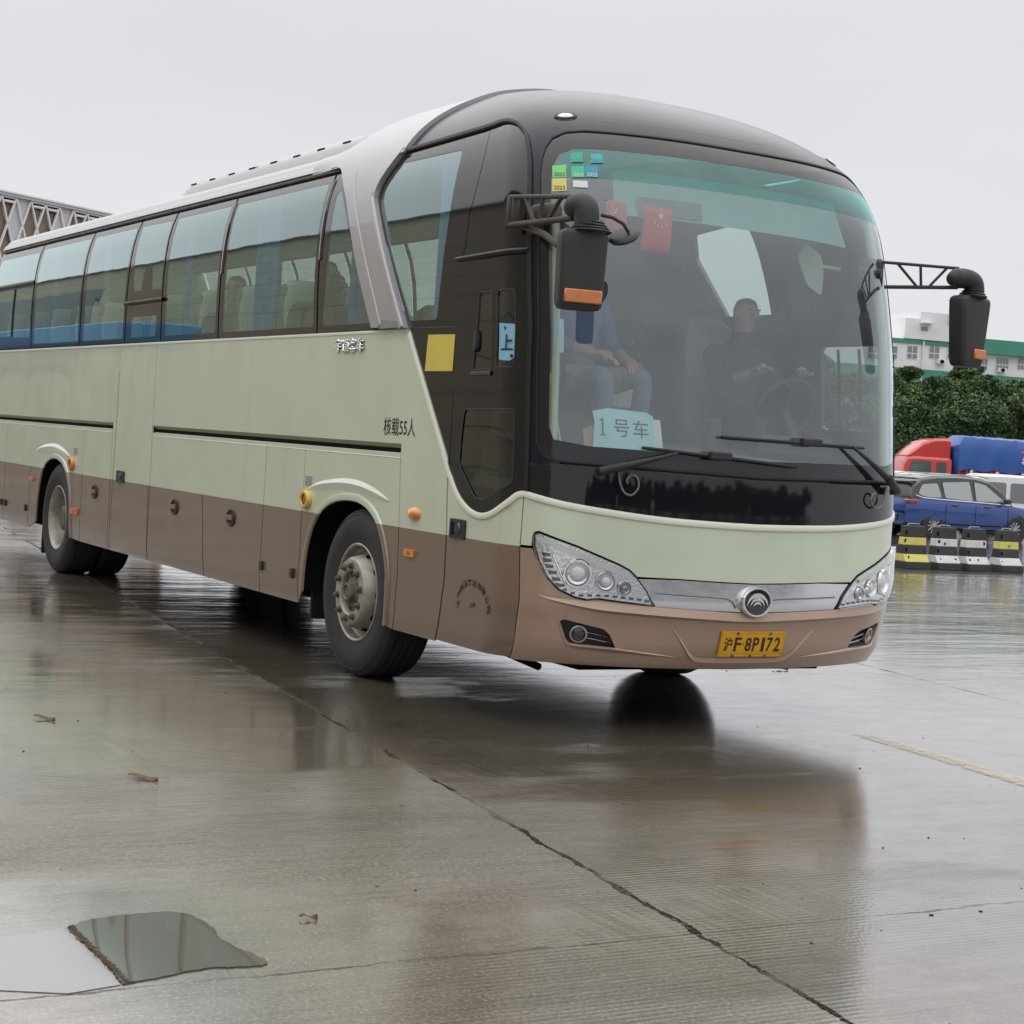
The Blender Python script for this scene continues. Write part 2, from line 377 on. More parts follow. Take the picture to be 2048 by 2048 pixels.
# ---------------------------------------------------------------- coach materials
GREEN=(0.62,0.70,0.55); BROWN=(0.235,0.155,0.120)
def paint2(name):
    m=mat(name,GREEN,rough=0.40,coat=1.0,spec=0.4); n=m.node_tree; b=n.nodes['Principled BSDF']
    tc=[x for x in n.nodes if x.type=='TEX_COORD'][0]
    sp=n.nodes.new('ShaderNodeSeparateXYZ'); n.links.new(tc.outputs['Object'],sp.inputs[0])
    g=n.nodes.new('ShaderNodeMath'); g.operation='GREATER_THAN'; g.inputs[1].default_value=0.965; n.links.new(sp.outputs[2],g.inputs[0])
    # film of road dirt on the lower paint
    no=n.nodes.new('ShaderNodeTexNoise'); no.inputs['Scale'].default_value=2.2; no.inputs['Detail'].default_value=7; n.links.new(tc.outputs['Object'],no.inputs[0])
    mx=n.nodes.new('ShaderNodeMix'); mx.data_type='RGBA'; mx.inputs[6].default_value=(*BROWN,1); mx.inputs[7].default_value=(*GREEN,1); n.links.new(g.outputs[0],mx.inputs[0])
    mr=n.nodes.new('ShaderNodeMapRange'); mr.inputs[1].default_value=0.35; mr.inputs[2].default_value=0.8; mr.inputs[3].default_value=0; mr.inputs[4].default_value=0.14; n.links.new(no.outputs[0],mr.inputs[0])
    mx2=n.nodes.new('ShaderNodeMix'); mx2.data_type='RGBA'; mx2.inputs[7].default_value=(0.30,0.26,0.20,1); n.links.new(mx.outputs[2],mx2.inputs[6]); n.links.new(mr.outputs[0],mx2.inputs[0])
    ms=n.nodes.new('ShaderNodeMapping'); ms.inputs['Scale'].default_value=(9,9,.55); n.links.new(tc.outputs['Object'],ms.inputs[0]); ns=n.nodes.new('ShaderNodeTexNoise'); ns.inputs['Scale'].default_value=1; ns.inputs['Detail'].default_value=7; ns.inputs['Roughness'].default_value=.65; n.links.new(ms.outputs[0],ns.inputs[0])
    m3=n.nodes.new('ShaderNodeMapRange'); m3.inputs[1].default_value=.56; m3.inputs[2].default_value=.80; m3.inputs[3].default_value=0; m3.inputs[4].default_value=.12; n.links.new(ns.outputs[0],m3.inputs[0])
    zf=n.nodes.new('ShaderNodeMapRange'); zf.inputs[1].default_value=1.0; zf.inputs[2].default_value=.35; zf.inputs[3].default_value=0; zf.inputs[4].default_value=.5; n.links.new(sp.outputs[2],zf.inputs[0])
    ng=n.nodes.new('ShaderNodeTexNoise'); ng.inputs['Scale'].default_value=45; ng.inputs['Detail'].default_value=6; n.links.new(tc.outputs['Object'],ng.inputs[0])
    zg_=n.nodes.new('ShaderNodeMath'); zg_.operation='MULTIPLY'; n.links.new(zf.outputs[0],zg_.inputs[0]); n.links.new(ng.outputs[0],zg_.inputs[1])
    fa=n.nodes.new('ShaderNodeMath'); fa.operation='MAXIMUM'; n.links.new(m3.outputs[0],fa.inputs[0]); n.links.new(zg_.outputs[0],fa.inputs[1])
    mx4=n.nodes.new('ShaderNodeMix'); mx4.data_type='RGBA'; mx4.inputs[7].default_value=(0.20,0.18,0.145,1); n.links.new(mx2.outputs[2],mx4.inputs[6]); n.links.new(fa.outputs[0],mx4.inputs[0]); n.links.new(mx4.outputs[2],b.inputs['Base Color'])
    mt=n.nodes.new('ShaderNodeMapRange'); mt.inputs[3].default_value=0.3; mt.inputs[4].default_value=0.0; n.links.new(g.outputs[0],mt.inputs[0]); n.links.new(mt.outputs[0],b.inputs['Metallic'])
    wv=n.nodes.new('ShaderNodeTexNoise'); wv.inputs['Scale'].default_value=1.1; wv.inputs['Detail'].default_value=1.5; n.links.new(tc.outputs['Object'],wv.inputs[0])
    bp=n.nodes.new('ShaderNodeBump'); bp.inputs['Strength'].default_value=1; bp.inputs['Distance'].default_value=0.011; n.links.new(wv.outputs[0],bp.inputs['Height'])
    n.links.new(bp.outputs[0],b.inputs['Coat Normal'])
    return m
PAINT=paint2('two_tone_paint')
BUMP=mat('bumper_paint',(0.42,0.295,0.225),rough=0.32,metal=0.3,coat=0.6,var=0.07,vscale=3)
WHITE=mat('cream_bead',(0.80,0.82,0.72),rough=0.35,coat=0.5)
TAN=BUMP
BLK=mat('black_gloss',(0.009,0.009,0.012),rough=0.05,coat=0.0,spec=0.55)
DOME=mat('dark_grey_gloss',(0.010,0.014,0.024),rough=0.20,coat=0.0,spec=0.33,var=0.10,vscale=2.5)
CERA=mat('ceramic_border',(0.022,0.017,0.020),rough=0.07,coat=0.0,spec=0.9)
RUB=mat('black_rubber',(0.012,0.012,0.014),rough=0.55,var=0.2,vscale=9)
DARK=mat('underbody_black',(0.008,0.008,0.009),rough=0.9,spec=0.15)
SILV=mat('silver_paint',(0.40,0.39,0.41),rough=0.38,metal=0.25,coat=0.5,var=0.04,vscale=4)
ROOF=mat('roof_white',(0.42,0.42,0.44),rough=0.4,coat=0.4,var=0.06,vscale=2)
CHR=mat('chrome',(0.80,0.81,0.82),rough=0.12,metal=1.0,bump=0.0006,bscale=7)
CHRW=mat('brushed_bright_strip',(0.66,0.67,0.69),rough=0.16,metal=1.0,bump=0.0025,bscale=4)
PLAS=mat('textured_black_plastic',(0.028,0.029,0.031),rough=0.55,bump=0.0006,bscale=400,var=0.2,vscale=6)
PLASD=mat('dusty_plastic',(0.075,0.068,0.062),rough=0.75,bump=0.001,bscale=120,var=0.35,vscale=10)
AMB=mat('amber_lens',(0.75,0.26,0.03),rough=0.2,coat=1.0,var=0.15,vscale=60)
AMBM=mat('dull_orange_lens',(0.62,0.20,0.06),rough=0.35,coat=0.4,var=0.1,vscale=20)
YEL=mat('yellow_sticker',(0.70,0.56,0.10),rough=0.5,var=0.03,vscale=8)
PLT=mat('plate_yellow',(0.72,0.40,0.02),rough=0.4)
INK=mat('black_print',(0.012,0.014,0.012),rough=0.5)
DKRED=mat('plate_print',(0.06,0.012,0.008),rough=0.5)
TYRE=mat('tyre_rubber',(0.032,0.033,0.036),rough=0.72,bump=0.0012,bscale=60,var=0.25,vscale=14)
RIM=mat('dirty_steel_rim',(0.40,0.38,0.34),rough=0.5,metal=0.45,var=0.35,vscale=11,bump=0.001,bscale=50)
HUB=mat('greasy_hub',(0.17,0.16,0.145),rough=0.6,metal=0.5,var=0.45,vscale=20)
G_SIDE=glass('tinted_side_glass',(0.58,0.68,0.63),ior=2.0,gl=(0.74,0.89,0.90),bump=0.00014,film=.03)
G_WIND=glass('windshield_glass',(0.80,0.88,0.86),ior=1.80,gl=(0.88,0.96,1.0),bump=0.00004,film=.06)
G_BAND=glass('sun_band_glass',(0.22,0.62,0.56),ior=1.72,gl=(0.50,0.92,0.88),bump=0.00004,film=.06)
G_DOOR=glass('door_glass',(0.55,0.64,0.62),ior=1.5,bump=0.0003)
G_LAMP=glass('lamp_lens',(0.96,0.97,0.97),ior=1.5,bump=0.0001)
coach=empty('coach',(0,0,0),0,'long pale green and brown coach with black nose standing on wet concrete','coach')
R_=lambda P:[tuple(p) for p in P]
# ---------------------------------------------------------------- lower body panels on the door side
archF=smooth_path([(-.78,.30),(-.77,.62),(-.70,.84),(-.57,.99),(-.38,1.07),(-.14,1.10),(.08,1.085),(.27,1.01),(.40,.87),(.49,.66),(.54,.30)],4)
archR=smooth_path([(-7.43,.30),(-7.41,.6),(-7.36,.8),(-7.26,.97),(-7.1,1.06),(-6.88,1.095),(-6.65,1.075),(-6.46,1.0),(-6.33,.85),(-6.25,.66),(-6.20,.30)],4)
ZB=2.128; Z0=.358; ZM=1.398
def clip_arch(P): 
    return [p for p in P if p[1]>Z0+.004]
aF=clip_arch(archF); aR=clip_arch(archR)
beltF=[(0.584,2.128),(1.137,1.411),(1.183,1.336),(1.293,1.212),(1.44,1.135),(1.587,1.113),(1.723,1.142),(1.839,1.202),(1.902,1.245),(1.949,1.256)]
beltF=[beltF[0]]+smooth_path(beltF[1:],3)
beltN=[(1.946,1.256),(2.156,1.216),(2.429,1.186),(2.715,1.164),(3.027,1.154),(UM,1.150)]
beltN=smooth_path(beltN,3); beltN=beltN+mir(beltN)[1:]
SD='luggage_door'
XL=-9.86
panel('side_panel',[(XL,1.455),(XL,ZB),(-4.985,ZB),(-5.089,1.455)],PAINT,coach)
panel('side_panel',[(-4.979,ZB),(-4.035,ZB),(-4.035,1.41),(-4.0,Z0),(-5.083,Z0),(-5.083,1.40),(-5.083,1.455)],PAINT,coach)
up=[(-4.025,1.455),(-4.025,ZB)]+[p for p in beltF if p[0]<1.16]+[(1.157,1.39),(1.19,.95),(1.205,Z0),(.645,Z0),(.60,.9),(.562,1.40),(.562,1.455)]
panel('side_panel',up,PAINT,coach)
for a,b,da,db in((XL,-8.72,0,0),(-8.708,-7.735,0,0),(-5.925,-5.095,0,0),(-4.015,-1.545,.025,0),(-1.535,-.865,0,0)):
    panel(SD,[(a,ZM),(b,ZM),(b+db,Z0),(a+da,Z0)],PAINT,coach)
panel('wheel_arch_panel',[(-7.725,Z0),(-7.725,ZM),(-5.935,ZM),(-5.935,Z0)]+aR[::-1],PAINT,coach)
panel('wheel_arch_panel',[(-.855,Z0),(-.855,ZM),(.552,ZM),(.59,.9),(.635,Z0)]+aF[::-1],PAINT,coach)
for a in(aF,aR): ridge('arch_lip',a,.05,.014,PAINT,coach,d=.0)
# crease over each arch
brow=[(-.78,1.118),(-.57,1.160),(-.23,1.188),(.03,1.182),(.25,1.152),(.45,1.108)]
for dx in(0,-6.78): 
    p=smooth_path([(x+dx,z) for x,z in brow],4)
    n=len(p); vs=[];fs=[]
    for i,(x,z) in enumerate(p):
        k=math.sin(PI*i/(n-1))**.8
        for dz,dd in((.004+.022*k,0.001),(-.004*k,.001+.020*k),(-.05*k-.002,.001)): vs.append(SO(x,z+dz,dd))
    for i in range(n-1):
        for j in range(2): fs.append((i*3+j,i*3+j+1,(i+1)*3+j+1,(i+1)*3+j))
    MB().add(vs,fs).build('arch_brow',PAINT,coach,smooth=25)
# belt-high moulding groove: underside painted shade-dark, dark slot, chamfer painted as a highlight
for a,b in((XL,-5.095),(-4.015,.556)):
    us=[a+(b-a)*i/24 for i in range(25)]
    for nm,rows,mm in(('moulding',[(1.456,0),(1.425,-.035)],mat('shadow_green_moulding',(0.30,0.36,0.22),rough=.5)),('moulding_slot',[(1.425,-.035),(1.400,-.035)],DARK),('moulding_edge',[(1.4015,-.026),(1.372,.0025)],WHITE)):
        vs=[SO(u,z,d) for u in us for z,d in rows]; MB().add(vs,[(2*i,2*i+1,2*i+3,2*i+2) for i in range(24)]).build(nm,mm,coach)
# paint-coloured seams in the brown skirt
for P in([(-4.057,.96),(-4.0,Z0+.01)],[(-2.769,.96),(-2.66,Z0+.01)],[(-4.985,1.9),(-5.03,Z0+.01)],[(-2.0+.0,Z0+.02),(-2.0,Z0+.03)]):
    if P[0][0]<-2.1: ridge('seam',P,.006,.001,DARK,coach,d=.0005)
# bodywork behind the panels
G=[(XL,.40),(XL,2.10)]+[(.55,2.10)]+[(u+.02,z-.03) for u,z in beltF if z<2.0]+[(1.95,1.225),(1.99,.40)]
gi=[(-.80,.395)]+[p for p in aF]+[(.56,.395)]
panel('body_shell',[(XL,.42),(XL,2.10),(.55,2.10)]+[(u-.02,z-.03) for u,z in beltF if z<2.0]+[(1.98,1.2),(1.98,.42),(.56,.42)]+[p for p in aF[::-1] if p[1]>.43]+[(-.79,.42),(-6.19,.42)]+[p for p in aR[::-1] if p[1]>.43]+[(-7.45,.42)],DARK,coach,d=-.03,th=0.0)
# white bead along the glazing line
bead=[(0.60,2.118)]+[(u,z) for u,z in beltF[1:]]+beltN[1:]
wp=[(-1,0),(-.9,.75),(-.5,1),(.5,1),(.9,.7),(1,0)]
ridge('glazing_bead',[(u+(-.012 if z>1.3 else 0),z-(.016)) for u,z in bead],.036,.010,WHITE,coach,d=.0,prof=wp)
ridge('belt_bead',[(XL,ZB-.008),(.575,ZB-.004)],.020,.006,WHITE,coach,d=.0)
# ---------------------------------------------------------------- nose
HL=[(2.018,1.038),(2.04,1.046),(2.248,.985),(2.471,.905),(2.535,.877),(2.58,.839),(2.64,.771),(2.680,.698),(2.374,.722),(2.321,.712),(2.255,.723),(2.171,.757),(2.107,.814),(2.05,.902),(2.022,.979)]
top=HL[0:6]; low=HL[7:]
half_t=[(1.943,.972)]+[(2.004,.972),(2.008,1.03)]+[(u,z+.008) for u,z in top]+[(2.825,.845),(3.1,.836),(UM,.832)]
half_b=[(1.942,.958)]+[(2.010,.958)]+[(u-.006,z-.006) for u,z in low[::-1]][1:]+[(2.683,.688)]+[(3.0,.676),(UM,.668)]
panel('nose_panel',beltN+list(reversed(half_t+mir(half_t)[1:])),mat('nose_paint',GREEN,rough=.4,coat=.6,var=.05,vscale=2.5),coach)
bt=half_b+mir(half_b)[1:]
bot=[(1.981,Z0)]+[(2.4,Z0),(UM,Z0-.01)]; bot=bot+mir(bot)[1:]
fog=[(2.198,.590),(2.222,.600),(2.434,.561),(2.473,.533),(2.518,.461),(2.508,.455),(2.266,.475),(2.243,.500)]
panel('bumper',bt+bot[::-1],BUMP,coach,holes=[fog,mir(fog)],th=.03)
panel('bumper_backing',[(1.88,.365),(1.88,.95),(2*UM-1.88,.95),(2*UM-1.88,.365)],DARK,coach,d=-.05,th=0)
# chrome strip between the headlights
ct=[(2.588,.835),(2.825,.838),(3.1,.829),(UM,.825)]; cb=[(2.70,.690),(3.0,.680),(UM,.673)]
ct=ct+mir(ct)[1:]; cb=cb+mir(cb)[1:]
panel('chrome_strip',ct+cb[::-1],CHRW,coach,d=-.006)
for sgn in(0,1):
    P=[(2.69,.760),(3.02,.748),(3.13,.742),(3.165,.728),(3.19,.695)]; P=P if not sgn else mir(P)
    ridge('strip_crease',P,.010,-.002,mat('strip_groove',(0.25,.26,.28),rough=.3,metal=1),coach,d=-.003)
# headlights
def flocal(u,z,d=0):
    p=Vector(SO(u,z,d)); n=Vector(SN(u,z)); t=Vector((0,0,1)).cross(n).normalized(); s=n.cross(t); return p,n,t,s
def lathe_on(name,u,z,d,prof,m,parent,n=28,sx=1.0,sy=1.0,smooth=40):
    p,nn,t,s=flocal(u,z,d); vs=[];fs=[]
    for r,h in prof:
        for k in range(n):
            a=2*PI*k/n; vs.append(p+t*(r*sx*math.cos(a))+s*(r*sy*math.sin(a))+nn*h)
    for i in range(len(prof)-1):
        for k in range(n): fs.append((i*n+k,i*n+(k+1)%n,(i+1)*n+(k+1)%n,(i+1)*n+k))
    return MB().add(vs,fs).build(name,m,parent,smooth=smooth)
def inset(P,k):
    cx=sum(p[0] for p in P)/len(P); cz=sum(p[1] for p in P)/len(P); return [(cx+(u-cx)*k,cz+(z-cz)*k) for u,z in P]
BULB=mat('lamp_glass_white',(.75,.78,.8),rough=.1,coat=1)
LREF=mat('lamp_reflector',(0.72,0.74,0.76),rough=.18,metal=1,bump=.004,bscale=55)
for sgn in(0,1):
    F=(lambda P:P) if not sgn else mir
    X=(lambda u:u) if not sgn else (lambda u:2*UM-u)
    h=panel('headlight',F(HL),RUB,coach,d=.002)
    inn=inset(HL,.965)
    panel('reflector',F(inn),LREF,h,d=.006,th=.004)
    strip=[(2.035,1.020),(2.10,1.018),(2.26,.962),(2.45,.888),(2.53,.862),(2.52,.842),(2.44,.862),(2.26,.930),(2.10,.990),(2.045,.995)]
    panel('indicator_strip',F(strip),mat('frosted_white',(.62,.64,.64),rough=.3,coat=.6),h,d=.014,th=.008)
    for (u,z,r) in((2.262,.845,.070),(2.410,.812,.050),(2.510,.784,.036)):
        lathe_on('lamp_bowl',X(u),z,.010,[(r*1.12,0),(r*1.05,.016),(r*.93,.016),(r*.8,.002),(r*.5,-.004)],CHR,h)
        lathe_on('lamp_bulb',X(u),z,.010,[(r*.62,-.002),(r*.52,.010),(r*.3,.016),(0.001,.018)],mat('lamp_core',(.22,.24,.26),rough=.06,metal=.6,coat=1) if r<.05 else BULB,h)
    for k,(u,z) in enumerate([(2.088,.932),(2.095,.902),(2.109,.872),(2.127,.841),(2.148,.808),(2.172,.778)]):
        panel('side_slot',F([(u-.022,z+.013),(u+.024,z+.008),(u+.026,z-.006),(u-.012,z-.010)]),mat('smoked_slot',(.07,.07,.07),rough=.2,metal=.5),h,d=.011,th=.003)
    ridge('trim_bar',F([(2.127,.935),(2.205,.780)]),.012,.008,CHR,h,d=.010)
    for k in range(11):
        t=k/10; u=2.20+.44*t; z=[.757,.742,.733,.736,.739,.739,.737,.734,.731,.727,.721][k]
        panel('led',F(rrect(u,z,.012,.006,.003,2)),mat('led_dark',(.1,.11,.12),rough=.2,metal=.7),h,d=.011,th=.003)
    lens=panel('lens',F(inset(HL,.985)),G_LAMP,h,d=.030,th=.026)
    # fog lamp niche
    fl=panel('fog_lamp_niche',F(fog),mat('niche_black',(.012,.012,.014),rough=.4),coach,d=-.028,th=0)
    lathe_on('fog_lamp',X(2.308),.526,-.026,[(.047,0),(.047,.024),(.038,.026),(.034,.010),(.001,.004)],mat('fog_lamp_ring',(.42,.42,.42),rough=.2,metal=1),fl)
    lathe_on('fog_lens',X(2.308),.526,-.012,[(.036,0),(.025,.006),(.001,.010)],mat('fog_glass',(.03,.028,.026),rough=.05,coat=1),fl)
    for P in([(2.352,.536),(2.470,.515)],[(2.352,.506),(2.482,.486)]): ridge('niche_bar',F(P),.008,.010,mat('fog_lamp_ring',(0,0,0)),fl,d=-.022)
    ridge('fog_crease',F(smooth_path([(2.183,.608),(2.212,.54),(2.246,.480),(2.276,.463),(2.379,.455),(2.526,.449),(2.731,.432),(2.93,.415)],3)),.026,.012,TAN,coach,d=.0,taper=True,prof=[(-1,0),(.55,1),(1,0)] if sgn else [(-1,0),(.55,1),(1,0)])
# crease lines of the bumper
bd=[(2.06,.722),(2.12,.704),(2.323,.682),(2.547,.670),(3.0,.650),(UM,.640)]; bd=bd+mir(bd)[1:]
ridge('bumper_shoulder',smooth_path(bd,2),.058,.020,TAN,coach,d=.0,taper=.35,prof=[(1,0),(-.35,1),(-1,0)])
us=[(2.767,.628),(2.842,.555),(2.926,.461),(2.965,.425),(3.021,.407),(3.15,.405),(UM,.405)]; us=us+mir(us)[1:]
ridge('bumper_crease',smooth_path(us,2),.030,.014,TAN,coach,d=.0,taper=True,prof=[(1,0),(-.5,1),(-1,0)])
# number plate
pc=UM+.05
pb=panel('number_plate',[(pc-.215,.571),(pc+.215,.571),(pc+.215,.432),(pc-.215,.432)],PLT,coach,d=.014,th=.012)
ridge('plate_rim',[(pc-.208,.565),(pc+.208,.565),(pc+.208,.438),(pc-.208,.438)],.006,.002,mat('plate_rim_yellow',(.72,.34,.02),rough=.35),pb,d=.014,closed=True)
for tx,u0,ww in(('沪',-.165,.055),('F',-.100,.045),('·',-.062,.010),('8',-.030,.042),('P',.022,.042),('1',.070,.020),('7',.115,.042),('2',.168,.042)):
    text_on('plate_lettering',tx,DKRED,pb,pc+u0,.501,.078 if tx!='·' else .01,ww,d=.0155,bold=.02)
for u0,z0 in((-.11,.562),(.11,.562),(-.12,.440),(0,.440),(.10,.440)): lathe_on('plate_screw',pc+u0,z0,.015,[(.009,0),(.008,.004),(.001,.005)],HUB,pb,n=12)
ridge('plate_recess',[(pc-.26,.592),(pc+.26,.590)],.008,-.001,DARK,coach,d=.0015)
# badge
bu,bz=UM+.02,.733
bad=lathe_on('badge',bu,bz,.0,[(.104,-.006),(.104,.022),(.098,.030),(.088,.030),(.085,.022)],CHR,coach,n=40,sy=.80)
lathe_on('badge_disc',bu,bz,.018,[(.089,0),(.001,.004)],mat('badge_black',(.008,.010,.016),rough=.15,coat=1),bad,n=40,sy=.80)
for Rr,ww in((.070,.022),(.047,.017),(.025,.012)):
    P=[(bu+Rr*math.cos(a),bz-.022+Rr*math.sin(a)*1.02) for a in[PI*i/16 for i in range(17)]]+[(bu+(Rr-ww*math.sin(a))*math.cos(a)*.985,bz-.022+(Rr-ww*math.sin(a))*math.sin(a)*1.02-.001) for a in[PI-PI*i/16 for i in range(1,16)]]
    panel('badge_arc',P,CHR,bad,d=.030,th=.007)
# ---------------------------------------------------------------- black front cap with the windshield opening
WS=[(1.985,2.353),(1.985,1.95),(2.005,1.52),(2.035,1.45),(2.12,1.424),(2.287,1.422),(2.8,1.413),(UM,1.403)]
WT=[(1.985,2.353),(1.985,2.95),(1.995,3.03),(2.018,3.095),(2.062,3.154),(2.142,3.192),(2.253,3.206),(2.623,3.203),(UM,3.200)]
left_down=[p for p in WT[::-1]]  # top centre -> left middle
ws_out=left_down+WS[1:]+mir(WS)[1:]+mir(WT[::-1])[::1][1:-1]
gask=[(0.27,3.249),(1.466,3.276),(1.66,3.288),(1.756,3.286),(1.82,3.268),(1.865,3.235),(1.905,3.17),(1.920,3.08),(1.928,2.992),(1.932,2.70),(1.940,2.2),(1.944,1.785),(1.952,1.55),(1.955,1.262)]
ZC=3.30
capo=[(0.20,ZC),(0.27,3.262)]+[(u,z+.012) for u,z in gask[1:3]]+[(u+.008,z+.006) for u,z in gask[3:]]+beltN[1:-1]
lowp=[(1.963,1.268)]+beltN[1:-1]+[(2*UM-1.963,1.268)]
panel('lower_front_panel',[(1.962,1.395)]+[(1.963,1.268)]+beltN[1:-1]+[(2*UM-1.963,1.268),(2*UM-1.962,1.395)]+[(2*UM-2.13,1.402),(2*UM-2.8,1.394),(UM,1.386),(2.8,1.394),(2.13,1.402)],BLK,coach,d=.0,th=.02)
capo=[p for p in capo if p[1]>1.42]+[(1.960,1.405),(2.13,1.411),(2.8,1.402),(UM,1.394)]
capo=capo[:-1]+[(UM,1.394)]+mir([(0.20,ZC),(0.27,3.262)]+[(u,z+.012) for u,z in gask[1:3]]+[(u+.008,z+.006) for u,z in gask[3:] if z>1.42]+[(1.960,1.405),(2.13,1.411),(2.8,1.402)])
cap=panel('front_cap',capo,DOME,coach,holes=[ws_out],d=.0,th=.02)
# dome above z=ZC
XS=.08
def halfw(x,z):
    W,X,D=dims(z); xs=X-D
    if x<=xs: return W
    if x>=X: return 0
    return W*(1-((x-xs)/D)**MM)**(1/NN)
def level(z,xs0,N=72):
    W,X,D=dims(z); xs=X-D; P=[]
    a0=max(xs,xs0)
    if xs>xs0: P+=[(xs0+(xs-xs0)*i/12,-W) for i in range(12)]
    th0=math.acos(min(1,max(0,((a0-xs)/D)**(MM/2))))
    for i in range(61):
        th=th0*(1-i/60); P.append((xs+D*max(0,math.cos(th))**(2/MM),-W*max(0,math.sin(th))**(2/NN)))
    P=P+[(x,-y) for x,y in P[::-1][1:]]
    L=[0]
    for a,b in zip(P,P[1:]): L.append(L[-1]+math.hypot(b[0]-a[0],b[1]-a[1]))
    out=[];j=0
    for i in range(N+1):
        t=L[-1]*i/N
        while j<len(L)-2 and L[j+1]<t: j+=1
        k=(t-L[j])/max(1e-9,L[j+1]-L[j]); out.append((P[j][0]+(P[j+1][0]-P[j][0])*k,P[j][1]+(P[j+1][1]-P[j][1])*k,z))
    return out
zmax=ZC
while dims(zmax+.002)[1]>XS+.02 and zmax<3.83: zmax+=.002
rows=[level(ZC-.03+(zmax-ZC+.03)*(1-(1-i/40)**1.6),XS) for i in range(41)]
N_=72; mb=MB(); vs=[p for r in rows for p in r]; fs=[(i*(N_+1)+j,i*(N_+1)+j+1,(i+1)*(N_+1)+j+1,(i+1)*(N_+1)+j) for i in range(40) for j in range(N_)]
mb.add([(x-.004,y*.9985,z) for x,y,z in vs],fs); mb.build('dome',DOME,coach,smooth=80)
# section curves for the silver shroud and the roof behind it
def resamp(P,K):
    L=[0]
    for a,b in zip(P,P[1:]): L.append(L[-1]+math.hypot(b[0]-a[0],b[1]-a[1]))
    out=[];j=0
    for i in range(K+1):
        t=L[-1]*i/K
        while j<len(L)-2 and L[j+1]<t: j+=1
        k=(t-L[j])/max(1e-9,L[j+1]-L[j]); out.append((P[j][0]+(P[j+1][0]-P[j][0])*k,P[j][1]+(P[j+1][1]-P[j][1])*k))
    return out
zs_=[3.235+(zmax-3.235)*i/60 for i in range(61)]
dsec=[(-halfw(XS,z),z) for z in zs_]; dsec=dsec+[(-y,z) for y,z in dsec[::-1]]
wr=dims(3.235)[0]
rsec=[(-wr,3.235),(-wr+.012,3.30),(-wr+.05,3.345),(-wr+.14,3.385),(-.8,3.42),(-.45,3.455),(0,3.47)]; rsec=rsec+[(-y,z) for y,z in rsec[::-1][1:]]
K=48; dS=resamp(dsec,K); rS=resamp(rsec,K)
def sms(t): t=max(0,min(1,t)); return t*t*(3-2*t)
st=[.085,.07,-.1,-.3,-.5,-.72,-.80,-.86,-.92,-.98,-1.04,-1.10,-1.16,-1.22,-1.28,-1.34]
vs=[]
for x in st:
    t=1-sms((x+1.27)/(.45)); off=.018*(1-t)+.014
    for k in range(K+1):
        y=dS[k][0]*(1-t)+rS[k][0]*t; z=dS[k][1]*(1-t)+rS[k][1]*t
        sx=x+( -.0 )
        f_=1+off/1.13; vs.append((x,y*f_,z+off*.8*math.sin(PI*k/K)))
fs=[(i*(K+1)+j,i*(K+1)+j+1,(i+1)*(K+1)+j+1,(i+1)*(K+1)+j) for i in range(len(st)-1) for j in range(K)]
fs.append(tuple(range(K+1)))
shr=MB().add(vs,fs).build('silver_shroud',SILV,coach,smooth=35)
# shroud leg down the side
bf=smooth_path([(0.570,2.136),(0.30,2.515),(0.021,2.902),(-0.017,2.974),(0.012,3.052),(0.116,3.144),(0.27,3.262)],4)
bb=smooth_path([(0.110,2.147),(-0.18,2.565),(-0.434,2.928),(-0.60,3.08),(-0.765,3.195),(-0.897,3.232)],4)
panel('silver_pillar',bf[:-1]+[(.262,3.256),(-.2,3.256),(-1.0,3.246),(-1.0,3.232)]+bb[::-1],SILV,coach,d=.030,th=.034)
ridge('pillar_crease',smooth_path([(0.236,2.154),(0.1,2.367),(-0.15,2.72),(-0.36,2.99),(-.46,3.16)],3),.035,.010,SILV,coach,d=.028)
ridge('pillar_edge',[(p[0]-.03,p[1]-.0) for p in bf[:14]],.05,.010,SILV,coach,d=.030)
panel('pillar_foot',[(0.236,2.138),(.56,2.140),(.535,2.175),(.26,2.19)],mat('pillar_foot_grey',(.26,.26,.27),rough=.5),coach,d=.034,th=.01)
# roof, rail and air-conditioning pod
xs_=[XL+.03,XL+.05,-9.6,-7,-4,-2,-1.0]; vs=[]
for i,x in enumerate(xs_):
    k=.985 if i==0 else 1
    for y,z in rS: vs.append((x,y*k,z if i else z-.02))
fs=[(i*(K+1)+j,i*(K+1)+j+1,(i+1)*(K+1)+j+1,(i+1)*(K+1)+j) for i in range(len(xs_)-1) for j in range(K)]; fs.append(tuple(range(K+1)))
MB().add(vs,fs).build('roof',ROOF,coach,smooth=40)
ridge('roof_rail',[(XL+.02,3.268),(-.85,3.275)],.075,.022,SILV,coach,d=.0,prof=[(-1,0),(-.95,.9),(0,1),(.8,.7),(1,0)])
ridge('gutter_seal',[(XL+.03,3.215),(-.85,3.222)],.028,.016,RUB,coach,d=.0)
def podsec(x):
    a=min(1,max(0,(x+5.06)/.42)); b=min(1,max(0,(-1.16-x)/.2)); k=(1-(1-a)**2)**.5*(1-(1-b)**2)**.5
    hw=.86*(.93+.07*k); base=3.40; t=.205*k
    P=[(-hw,base),(-hw+.015,base+t*.45),(-hw+.08,base+t*.8),(-hw+.22,base+t),(0,base+t+.02*k)]
    return P+[(-y,z) for y,z in P[::-1][1:]]
st2=[-5.06,-5.04,-5.0,-4.92,-4.8,-4.64,-4.3,-3.5,-3.18,-3.16,-2.5,-2.02,-2.0,-1.5,-1.3,-1.22,-1.18,-1.16]; vs=[];
for x in st2: vs+=[(x,y,z) for y,z in podsec(x)]
q=9; fs=[(i*q+j,i*q+j+1,(i+1)*q+j+1,(i+1)*q+j) for i in range(len(st2)-1) for j in range(q-1)]
